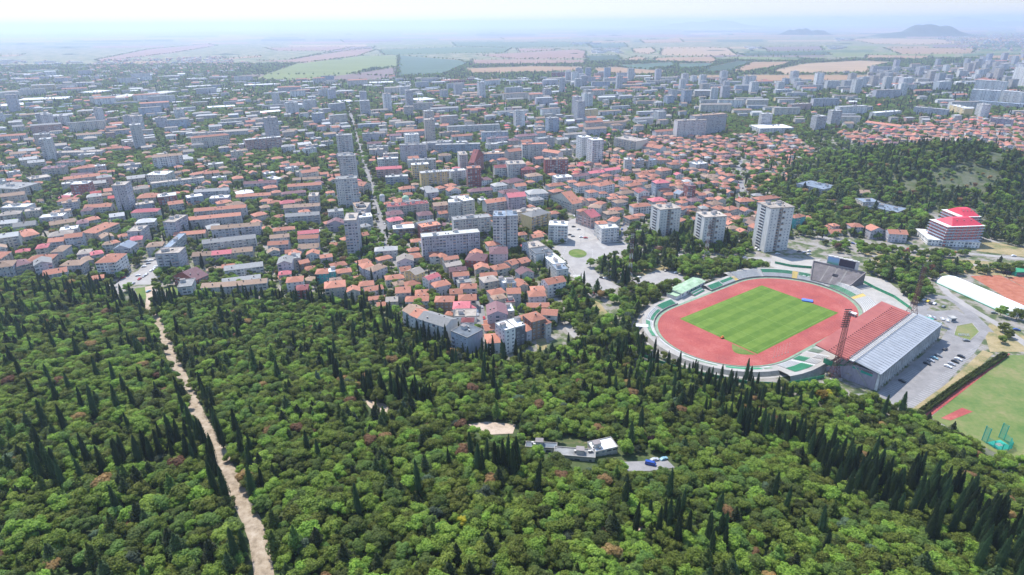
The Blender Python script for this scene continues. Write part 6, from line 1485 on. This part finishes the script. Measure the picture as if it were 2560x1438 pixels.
# cypresses and dark conifers read off the photo: pixel of the foot, height factor
def row(pts, n, w_=0, s=(.8, 1.1), k='cyp', where=None, jit=1.0):
    P = GP(pts); L = [math.dist(a, c) for a, c in zip(P, P[1:])]; T = sum(L)
    for i in range(n):
        u = (i + .5 + rnd.uniform(-.3, .3)) / n * T
        for q, l in enumerate(L):
            if u <= l or q == len(L) - 1: break
            u -= l
        f = u / l; x = P[q][0] + (P[q + 1][0] - P[q][0]) * f + rnd.gauss(0, w_ + jit * .4); y = P[q][1] + (P[q + 1][1] - P[q][1]) * f + rnd.gauss(0, w_ + jit * .4)
        put(k, x, y, rnd.uniform(*s) * 1.1, None, 1.2, where)
row([(505, 758), (640, 752), (770, 762), (860, 772)], 34, 1.5, (.65, 1.0), where="along the lane between the tan roofed block and the wood")
row([(880, 775), (960, 800), (1040, 830), (1120, 862), (1190, 890), (1300, 915)], 50, 4, (.75, 1.15), where="at the town edge behind the grey roofed terrace")
row([(900, 830), (1000, 850), (1100, 880), (1180, 905)], 62, 11, (.7, 1.1), where="in the dense cypress stand below the terrace block")
row([(905, 985), (960, 1000), (1030, 1010), (1080, 1020)], 26, 2, (.85, 1.25), where="in the tall clump above the upper clearing")
row([(820, 900), (850, 960)], 9, 2, (.8, 1.1), where="in the small clump left of the upper clearing")
row([(1190, 900), (1215, 960), (1230, 1000)], 12, 3, (.8, 1.2), where="in the middle of the wood above the sandy clearing")
row([(1155, 1160), (1200, 1180), (1290, 1190), (1300, 1150)], 16, 4, (.95, 1.35), where="in the dark group left of the wood restaurant")
row([(452, 985), (480, 1060), (520, 1140), (545, 1210), (560, 1260)], 30, .8, (.8, 1.2), where="lining the left side of the dirt track")
row([(500, 985), (530, 1050), (560, 1100)], 9, 1, (.8, 1.1), where="lining the right side of the dirt track")
row([(590, 1100), (640, 1290), (700, 1330)], 12, 2, (.8, 1.2), where="right of the dirt track near its lower end")
row([(600, 1395), (612, 1400)], 2, .5, (.95, 1.2), where="at the lower end of the dirt track")
row([(265, 735), (330, 775), (380, 800)], 26, 5, (.8, 1.15), where="beside the square at the track's upper end")
row([(0, 760), (100, 740), (250, 735)], 44, 12, (.75, 1.05), where="in the dark stand at the left town edge")
row([(385, 760), (430, 775), (440, 760)], 16, 3, (.9, 1.2), where="at the top of the dirt track")
row([(80, 1165), (130, 1215), (200, 1230)], 12, 2.5, (.95, 1.3), where="in the tall pair of clumps at the far left")
row([(270, 1190), (350, 1160), (430, 1140), (490, 1170)], 18, 3, (.85, 1.2), where="in the loose row across the left wood")
for q in '''60 960|130 970|180 990|250 960|290 970|320 1000|360 980|150 1020|210 1040|240 1050|300 1040|340 1030|400 1010|330 1090|170 1090|120 1080|90 900|140 880|200 900|280 890|330 880|350 900|380 870|420 900|60 860|40 930|220 860|170 850|310 850|130 850|20 830|90 1010|230 1180|200 1165|410 1120|440 1130|470 1110|380 1150|300 1290|560 1120|770 1140|800 1160|860 1000|1560 1090|1600 1080|1575 1120|1850 1050|1900 1100|1800 1010|1940 1010|1670 1260|1700 1300|1930 1260|1960 1290|1790 1310|2050 1350|2060 1390|1810 1390|2020 1160|2075 1140|700 960|640 940|900 1300|1050 1240|1340 1240|450 850|470 900|740 880|600 860|560 820|2150 925|2250 1040|2205 1050'''.split('|'):
    x, y = [float(v) for v in q.split()]; put('cyp', *G(x, y), rnd.uniform(1.0, 1.4), None, 1.0, "standing singly in the wood")
row([(1450, 880), (1600, 905), (1750, 960), (1850, 990), (1990, 1005)], 90, 7, (.65, 1.0), where="in the dense belt below the stadium")
row([(1500, 950), (1650, 980), (1800, 1030), (1900, 1080)], 46, 10, (.7, 1.0), where="in the second belt below the stadium")
row([(1850, 1075), (1900, 1090), (1990, 1120), (2080, 1190), (2130, 1210)], 36, 2.5, (.95, 1.3), where="in the slanting row right of the wood centre")
row([(2090, 1175), (2200, 1220), (2350, 1260), (2480, 1330), (2580, 1400)], 70, 8, (.95, 1.3), where="in the long rows at the lower right")
row([(2170, 1230), (2330, 1300), (2450, 1390), (2560, 1450)], 60, 9, (.95, 1.3), where="in the lowest rows at the lower right")
row([(1590, 1310), (1700, 1330), (1760, 1400)], 14, 5, (.9, 1.2), where="by the narrow path at the bottom")
row([(1450, 668), (1462, 672)], 4, .8, (1.2, 1.4), where="in the pair beside the roundabout island")
row([(1533, 700), (1540, 703)], 2, .4, (1.5, 1.7), where="tallest slim one on the square's edge")
row([(1545, 712), (1572, 714)], 7, .8, (1.1, 1.3), where="in the clump behind the left lattice mast")
row([(900, 625), (906, 610)], 5, 1.2, (1.2, 1.5), where="in the tall dark clump by the boulevard")
row([(1000, 520), (1012, 522)], 3, .8, (1.3, 1.5), where="in front of the teal dome")
row([(460, 580), (480, 575), (475, 600)], 8, 3, (1.0, 1.3), where="in the dark clump behind the tan roofed block")
for q in '''1632 705|1650 700|1670 695|1640 680|1660 672|1690 700|1500 700|1520 690|1485 690|1510 675|1430 770|1440 790|1425 760|1460 760|1600 720|1420 790|1490 740|1475 730|1630 660|1610 650'''.split('|'):
    x, y = [float(v) for v in q.split()]; put('pine', *G(x, y), rnd.uniform(1.0, 1.45), None, 2.0, "in the park between the square and the stadium")
def wood(poly, sp, mix, prob=1.0, s=(.75, 1.2), where=None, ymin=0, ns=.02):
    P = GP(poly); xs = [p[0] for p in P]; ys = [p[1] for p in P]; x = min(xs)
    from mathutils import noise as mn
    while x < max(xs):
        y = min(ys)
        while y < max(ys):
            X = x + rnd.uniform(-.45, .45) * sp; Y = y + rnd.uniform(-.45, .45) * sp; y += sp
            if rnd.random() > prob or not inpoly(X, Y, P) or occ(X, Y) & 7 or not seen(X, Y, terr(X, Y) + 6): continue
            nz = mn.noise((X * ns, Y * ns, 3.3)); kk = rnd.choices(list(mix), weights=list(mix.values()))[0]
            if nz > .33 and 'pine' in mix: kk = 'pine' if rnd.random() < .3 else kk
            idx = None
            if kk == 'green':
                n2 = mn.noise((X * .018 + 9, Y * .018, 7.7)); w9 = [4 + 5 * max(0, n2), 4, 4 + 4 * max(0, n2), 3 + 7 * max(0, -n2), 3 + 6 * max(0, -n2), 4, 1.3 + 5 * max(0, n2 - .2), .5, .3]
                idx = rnd.choices(range(9), weights=w9)[0]
            put(kk, X, Y, rnd.uniform(*s), idx, sp * .5, where)
        x += sp
wood([(-140, 705), (200, 705), (262, 690), (262, 740), (330, 765), (440, 752), (520, 750), (700, 750), (860, 762), (1000, 800), (1120, 862), (1200, 893), (1300, 905), (1375, 890), (1430, 865), (1480, 880), (1600, 905), (1750, 950), (1880, 975), (2060, 975), (2100, 1000), (2230, 1018), (2320, 1055), (2420, 1112), (2490, 1155), (2620, 1175), (2900, 1560), (-400, 1560)],
     4.0, dict(green=20, pine=.8), 1.0, (.42, 1.02), "in the wood")
wood([(1375, 750), (1440, 715), (1475, 745), (1485, 780), (1540, 815), (1560, 760), (1620, 770), (1600, 820), (1610, 900), (1480, 882), (1440, 862), (1400, 800)], 6.2, dict(green=6, pine=1), .95, (.8, 1.25), "in the park below the square")
wood([(1590, 605), (1690, 580), (1840, 600), (1840, 632), (1690, 640), (1700, 690), (1570, 690), (1560, 650)], 6.5, dict(green=3, pine=2), .8, (.8, 1.3), "in the park between the square and the stadium")
wood([(1700, 655), (1770, 648), (1930, 672), (1925, 690), (1850, 692), (1760, 690), (1690, 690)], 5.8, dict(green=1), .95, (.8, 1.2), "behind the green pavilion")
wood([(1590, 730), (1680, 705), (1690, 735), (1650, 760), (1620, 790)], 6, dict(green=1), .95, (.9, 1.2), "between the pavilion and the park")
wood([(2090, 395), (2200, 378), (2330, 372), (2560, 392), (2700, 400), (2700, 640), (2480, 612), (2455, 560), (2470, 520), (2300, 525), (2200, 480), (2100, 455)], 6.4, dict(green=3, pine=3), .9, (.6, 1.05), "on the pine hill behind the red roofed hotel")
for _ in range(60):
    x, y = G(rnd.uniform(2320, 2500), rnd.uniform(415, 482)); put('green', x, y, rnd.uniform(.35, .8), rnd.choice([7, 8, 5]), 6, "in the dry clearing on the pine hill")
wood([(1880, 450), (2080, 400), (2130, 470), (2330, 540), (2310, 600), (2100, 585), (2000, 565), (2010, 520), (1950, 505)], 7, dict(green=4, pine=1), .85, (.8, 1.25), "around the low school roofs")
wood([(2140, 650), (2340, 655), (2560, 668), (2560, 690), (2420, 684), (2330, 700), (2330, 740), (2290, 765), (2220, 728), (2180, 700)], 6.2, dict(green=5, pine=1), .78, (.65, 1.15), "on the slope between scoreboard and white hall")
wood([(2040, 600), (2300, 632), (2460, 640), (2300, 650), (2150, 640), (2090, 632)], 7, dict(green=1), .7, (.6, 1.05), "on the slope above the scoreboard")
wood([(1820, 560), (1880, 540), (1890, 600), (1850, 640), (1820, 620)], 7, dict(green=1), .7, (.7, 1.1), "between the white tower blocks")
wood([(2470, 800), (2560, 850), (2600, 880), (2480, 880)], 16, dict(green=1), .4, (.6, .9), "on the dry slope at the right")
for q in '''2410 826 1.0|2416 838 .5|2395 760 .8|2340 700 1.1|2350 712 .9|2280 740 1.2|2500 790 1.0|2540 800 1.1|2490 770 .8|2505 830 .9|2520 845 .8|2180 742 .6|2080 985 1.2|2050 1000 1.2|2030 985 1.1|1605 860 .9|1600 880 .9|1718 722 .6|1705 728 .5'''.split('|'):
    x, y, s = [float(v) for v in q.split()]; put('green', *G(x, y), s, None, 1.5, "near the stadium")
# dense green parks inside the town, far ones in larger steps
for poly in ([(190, 420), (260, 385), (520, 375), (545, 400), (420, 440), (300, 432)], [(420, 310), (520, 272), (640, 262), (650, 290), (480, 330)], [(1820, 292), (1900, 268), (2010, 300), (2100, 340), (1990, 345), (1890, 322), (1830, 355), (1770, 350)],
             [(1230, 660), (1260, 640), (1300, 650), (1290, 670)], [(600, 395), (700, 380), (710, 400), (620, 420)]):
    wood(poly, 7.5, dict(green=1), .9, (.9, 1.3), "in a town park")
wood([(2200, 232), (2350, 200), (2560, 178), (2700, 170), (2700, 260), (2300, 250)], 13, dict(green=3, pine=2), .85, (1.1, 1.5), "on the far right hillside")
def street_trees(ylo, yhi, sp, pr, s):
    y = ylo
    while y < yhi:
        half = y * .88 + 60; x = -half
        while x < half:
            X = x + rnd.uniform(-.5, .5) * sp; Y = y + rnd.uniform(-.5, .5) * sp; x += sp
            if Y < float(np.interp(X, EX, EY)) or occ(X, Y) or inpoly(X, Y, FOREST_R): continue
            p = PX(X, Y, 0)
            if p[0] > 1880 and p[1] > 600: continue
            if rnd.random() < (pr * .5 if (p[0] > 1420 and p[1] > 300 and p[1] < 560) else pr): put('green' if rnd.random() < .9 else 'cyp', X, Y, rnd.uniform(*s), None, sp * .4, "in the town")
        y += sp
street_trees(330, 700, 5.6, .66, (.5, 1.05)); street_trees(700, 1300, 6.5, .75, (.65, 1.15)); street_trees(1300, 2200, 8.5, .8, (.8, 1.3)); street_trees(2200, 3700, 13, .75, (.9, 1.4))
for a, c in HEDGEROW:
    L = math.dist(a, c); n = int(L / 22)
    if a[1] > 9000: continue
    for k in range(n):
        if rnd.random() < .75: x = a[0] + (c[0] - a[0]) * (k + rnd.random()) / n + rnd.gauss(0, 6); y = a[1] + (c[1] - a[1]) * (k + rnd.random()) / n + rnd.gauss(0, 6); add('green', x, y, rnd.uniform(.7, 1.2))
# the 300 of each kind that show largest become trees of their own, the rest one mass
TL = dict(leaf='bright green', leafd='dark green', lime='yellow green', brown='rust brown dying', blue='grey blue', cyp='', pine='dark', )
NMK = dict(green=('broadleaf_tree', 'tree', 'broad %s tree'), cyp=('cypress', 'cypress', 'slim dark cypress'), pine=('pine_tree', 'pine', '%s layered conifer'))
PLN = dict(green=("distant_trees", "mass of leafy treetops through the wood and town"), cyp=("distant_cypresses", "mass of slim cypresses farther off"), pine=("distant_pines", "mass of dark pines on the hill and in the wood"))
def zone(x, y):
    px, py = PX(x, y, terr(x, y))
    cx = ("left", "left centre", "centre", "right centre", "right")[min(4, max(0, int(px / 512)))]
    cy_ = "at the bottom edge" if py > 1300 else "in the lower part" if py > 1120 else "in the middle" if py > 940 else "near the top"
    return "%s of the wood, %s" % (cy_, cx)
for k, L in TREES.items():
    vis = [q for q in L if 0 < PX(q[0], q[1], q[2] + 7)[0] < 2560 and PX(q[0], q[1], q[2] + 7)[1] < 1445]
    vis.sort(key=lambda q: (q[0] ** 2 + q[1] ** 2 + (H - q[2]) ** 2) / q[3] ** 2); big = set(id(q) for q in vis[:298])
    for q in vis[:298]:
        x, y, z, s, r, i, wh = q; cm, tm, mt = PROTO[k]['m'][i]; nm, cat, lb = NMK[k]
        o = bpy.data.objects.new(nm, None); COL.objects.link(o); o.location = (x, y, z); o.rotation_euler = (rnd.gauss(0, .03), rnd.gauss(0, .03), r); o.scale = (s * rnd.uniform(.88, 1.12), s * rnd.uniform(.88, 1.12), s)
        lbl = (lb % TL[mt] if '%s' in lb else lb) + ' ' + (wh if wh and wh not in ("in the wood", "standing singly in the wood") else zone(x, y))
        tag(o, lbl, cat, lbl + ' group' if False else lbl.replace('tree ', 'trees ').replace('cypress ', 'cypresses ').replace('conifer ', 'conifers '))
        link("crown", cm, o); link("trunk", tm, o)
    rest = [q for q in L if id(q) not in big]
    scatter(PLN[k][0], rest, PROTO[k]['coll'], PLN[k][1])
    print("trees", k, len(L))
# shrubs of yellow broom and rust spots near the stand
for px, py, mk, s, lb in ((2050, 1012, 'yelf', 1.0, "bright yellow flowering shrub below the grandstand corner"), (2065, 1005, 'yelf', .8, "smaller yellow flowering shrub nearer the grandstand"), (2375, 1120, 'yelf', .6, "yellow shrub at the wood edge by the training field"),
                          (1155, 1332, 'yelf', .6, "yellow flowering shrub among the lowest trees"), (1630, 1110, 'plum', .8, "dark plum coloured tree by the wood restaurant"), (2345, 690, 'plum', 1.0, "dark plum tree beside the far mast"), (2515, 692, 'plum', .9, "dark plum tree at the tennis club"), (827, 800, 'plum', .9, "dark plum tree at the town edge of the wood")):
    x, y = G(px, py); b, t = broad(int(px), mk, 3.6, 6.5, 420); b.f = b.f
    o = thing("flowering_shrub" if mk == 'yelf' else "plum_tree", lb, "shrub" if mk == 'yelf' else "tree", (x, y, terr(x, y) + (4 if mk == 'yelf' else 0)), 0)
    o.scale = (s, s, s); b.obj("crown", [M(mk)], o); t.obj("trunk", [M('bark')], o)
# street lamps on the square and avenue
for px, py in ((1520, 700), (1562, 608), (1452, 606), (1640, 640), (1700, 650), (1880, 670), (1462, 590), (1418, 540), (448, 720), (985, 655)):
    x, y = G(px, py); t = thing("street_lamp", "thin grey street lamp", "street lamp", (x, y, terr(x, y)))
    b = MB(); b.beam((0, 0, 0), (0, 0, 9), .18); b.beam((0, 0, 9), (1.8, 0, 9.4), .14); b.obj("pole", [M('metal')], t)
    b = MB(); b.box(1.4, 2.5, -.18, .18, 9.3, 9.5, 0, bot=True); b.obj("lamp_head", [M('Wa')], t)
    t['label'] = "thin grey street lamp " + {1520: "by the cedars on the square", 1562: "at the street mouth above the roundabout", 1452: "at the corner of the plaza car park", 1640: "first along the avenue", 1700: "second along the avenue", 1880: "before the tallest white tower", 1462: "inside the plaza car park", 1418: "at the bend above the plaza", 448: "white pole on the left park lawn", 985: "at the boulevard end"}[px]

# ------------------------------------------------------------------ labels for the buildings
RN = dict(o='orange', p='purple brown', t='tan', b='brown', r='red', d='dark red', k='pink red', g='grey', l='light grey', n='beige', w='white', s='blue grey', c='charcoal', e='green', a='pale', u='pale blue', y='ochre', m='mauve')
WN = dict(w='white', c='cream', b='beige', g='grey', l='lavender grey', y='yellow', k='pink', r='brick red', n='brown', u='pale blue', t='teal', m='mauve', d='dark', a='pale grey')
FN = dict(f='flat', g='gable', q='gabled', h='hipped')
NW = {1: 'one', 2: 'two', 3: 'three', 4: 'four', 5: 'five', 6: 'six', 7: 'seven', 8: 'eight', 9: 'nine', 10: 'ten', 11: 'eleven', 12: 'twelve', 13: 'thirteen', 14: 'fourteen', 15: 'fifteen', 16: 'sixteen'}
LMK = [("the teal house", 815, 690), ("the roundabout", 1440, 632), ("the stadium", 1850, 760), ("the tallest white tower", 1920, 600), ("the lattice mast", 1575, 650), ("the teal dome", 1014, 500), ("the yellow slab", 1090, 450), ("the longest slab block", 1125, 610), ("the brick cube", 195, 490),
       ("the leaning tower", 305, 490), ("the cream hall", 395, 440), ("the pink roof", 712, 688), ("the hospital slab", 1755, 320), ("the courtyard building", 1940, 330), ("the pine hill", 2300, 400), ("the red roofed hotel", 2390, 580), ("the boulevard", 905, 400), ("the left square", 340, 700), ("the twin tower", 1262, 560),
       ("the white modern block", 1280, 840), ("the municipal building", 30, 480), ("the grey tower slab", 865, 470), ("the town park", 350, 400), ("the right hillside", 2450, 230), ("the round tower", 110, 370), ("the brick tower", 1185, 440), ("the slotted tower", 1485, 380), ("the wheat fields", 1700, 205), ("the old quarter", 1750, 400), ("the white towers", 2480, 230)]
seenl = {}
for q in REC:
    if q['label']: seenl.setdefault(q['label'], []).append(q['o']); continue
    px, py = PX(q['c'][0], q['c'][1], 0); best = min(LMK, key=lambda l: math.hypot(l[1] - px, (l[2] - py) * 2)); dx, dy = px - best[1], (py - best[2]) * 2
    rel = ('right of' if dx > 0 else 'left of') if abs(dx) > abs(dy) else ('in front of' if dy > 0 else 'behind')
    
    knd = dict(house='house', block='block', tower='tower', shed='warehouse', public='hall')[q['kind']]
    lb = "%s-storey %s %s, %s %s roof, %s %s" % (NW.get(max(1, int(q['n'])), 'tall'), WN[q['wc']], ('long ' if q['wx'] > 34 else '') + knd, RN[q['rc']], FN[q['roof']], rel, best[0])
    q['d'] = math.hypot(dx, dy); q['lb'] = lb; seenl.setdefault(lb, []).append(q)
ORD = ['closest', 'second closest', 'third closest', 'fourth closest', 'fifth closest', 'sixth closest', 'seventh closest', 'eighth closest']
for lb, L in seenl.items():
    if not isinstance(L[0], dict): continue
    L.sort(key=lambda q: q['d'])
    for i, q in enumerate(L):
        l2 = lb
        if len(L) > 1: l2 = lb + ', ' + (ORD[i] if i < 8 else 'farthest')
        q['o']['label'] = l2.replace(' far ', ' far ', 1)
        q['o']['group'] = dict(house='houses of the town', block='apartment blocks of the town', tower='tower blocks of the town', shed='warehouses beyond the town', public='public buildings of the town')[q['kind']]

# ------------------------------------------------------------------ haze
b = MB(); X = 160000.0
b.box(-X, X, -X, X, -4.0, 330.0, 0, bot=True)
hz = bpy.data.materials.new("haze_air"); hz.use_nodes = True; n_ = hz.node_tree
n_.nodes.remove(n_.nodes["Principled BSDF"]); v_ = n_.nodes.new("ShaderNodeVolumePrincipled"); v_.inputs['Color'].default_value = (.68, .785, 1.0, 1); v_.inputs['Density'].default_value = HAZE_DENSITY; v_.inputs['Anisotropy'].default_value = .42
n_.links.new(v_.outputs[0], n_.nodes["Material Output"].inputs['Volume'])
tag(b.obj("haze", [hz]), "pale summer haze over the plain", None, kind='stuff')
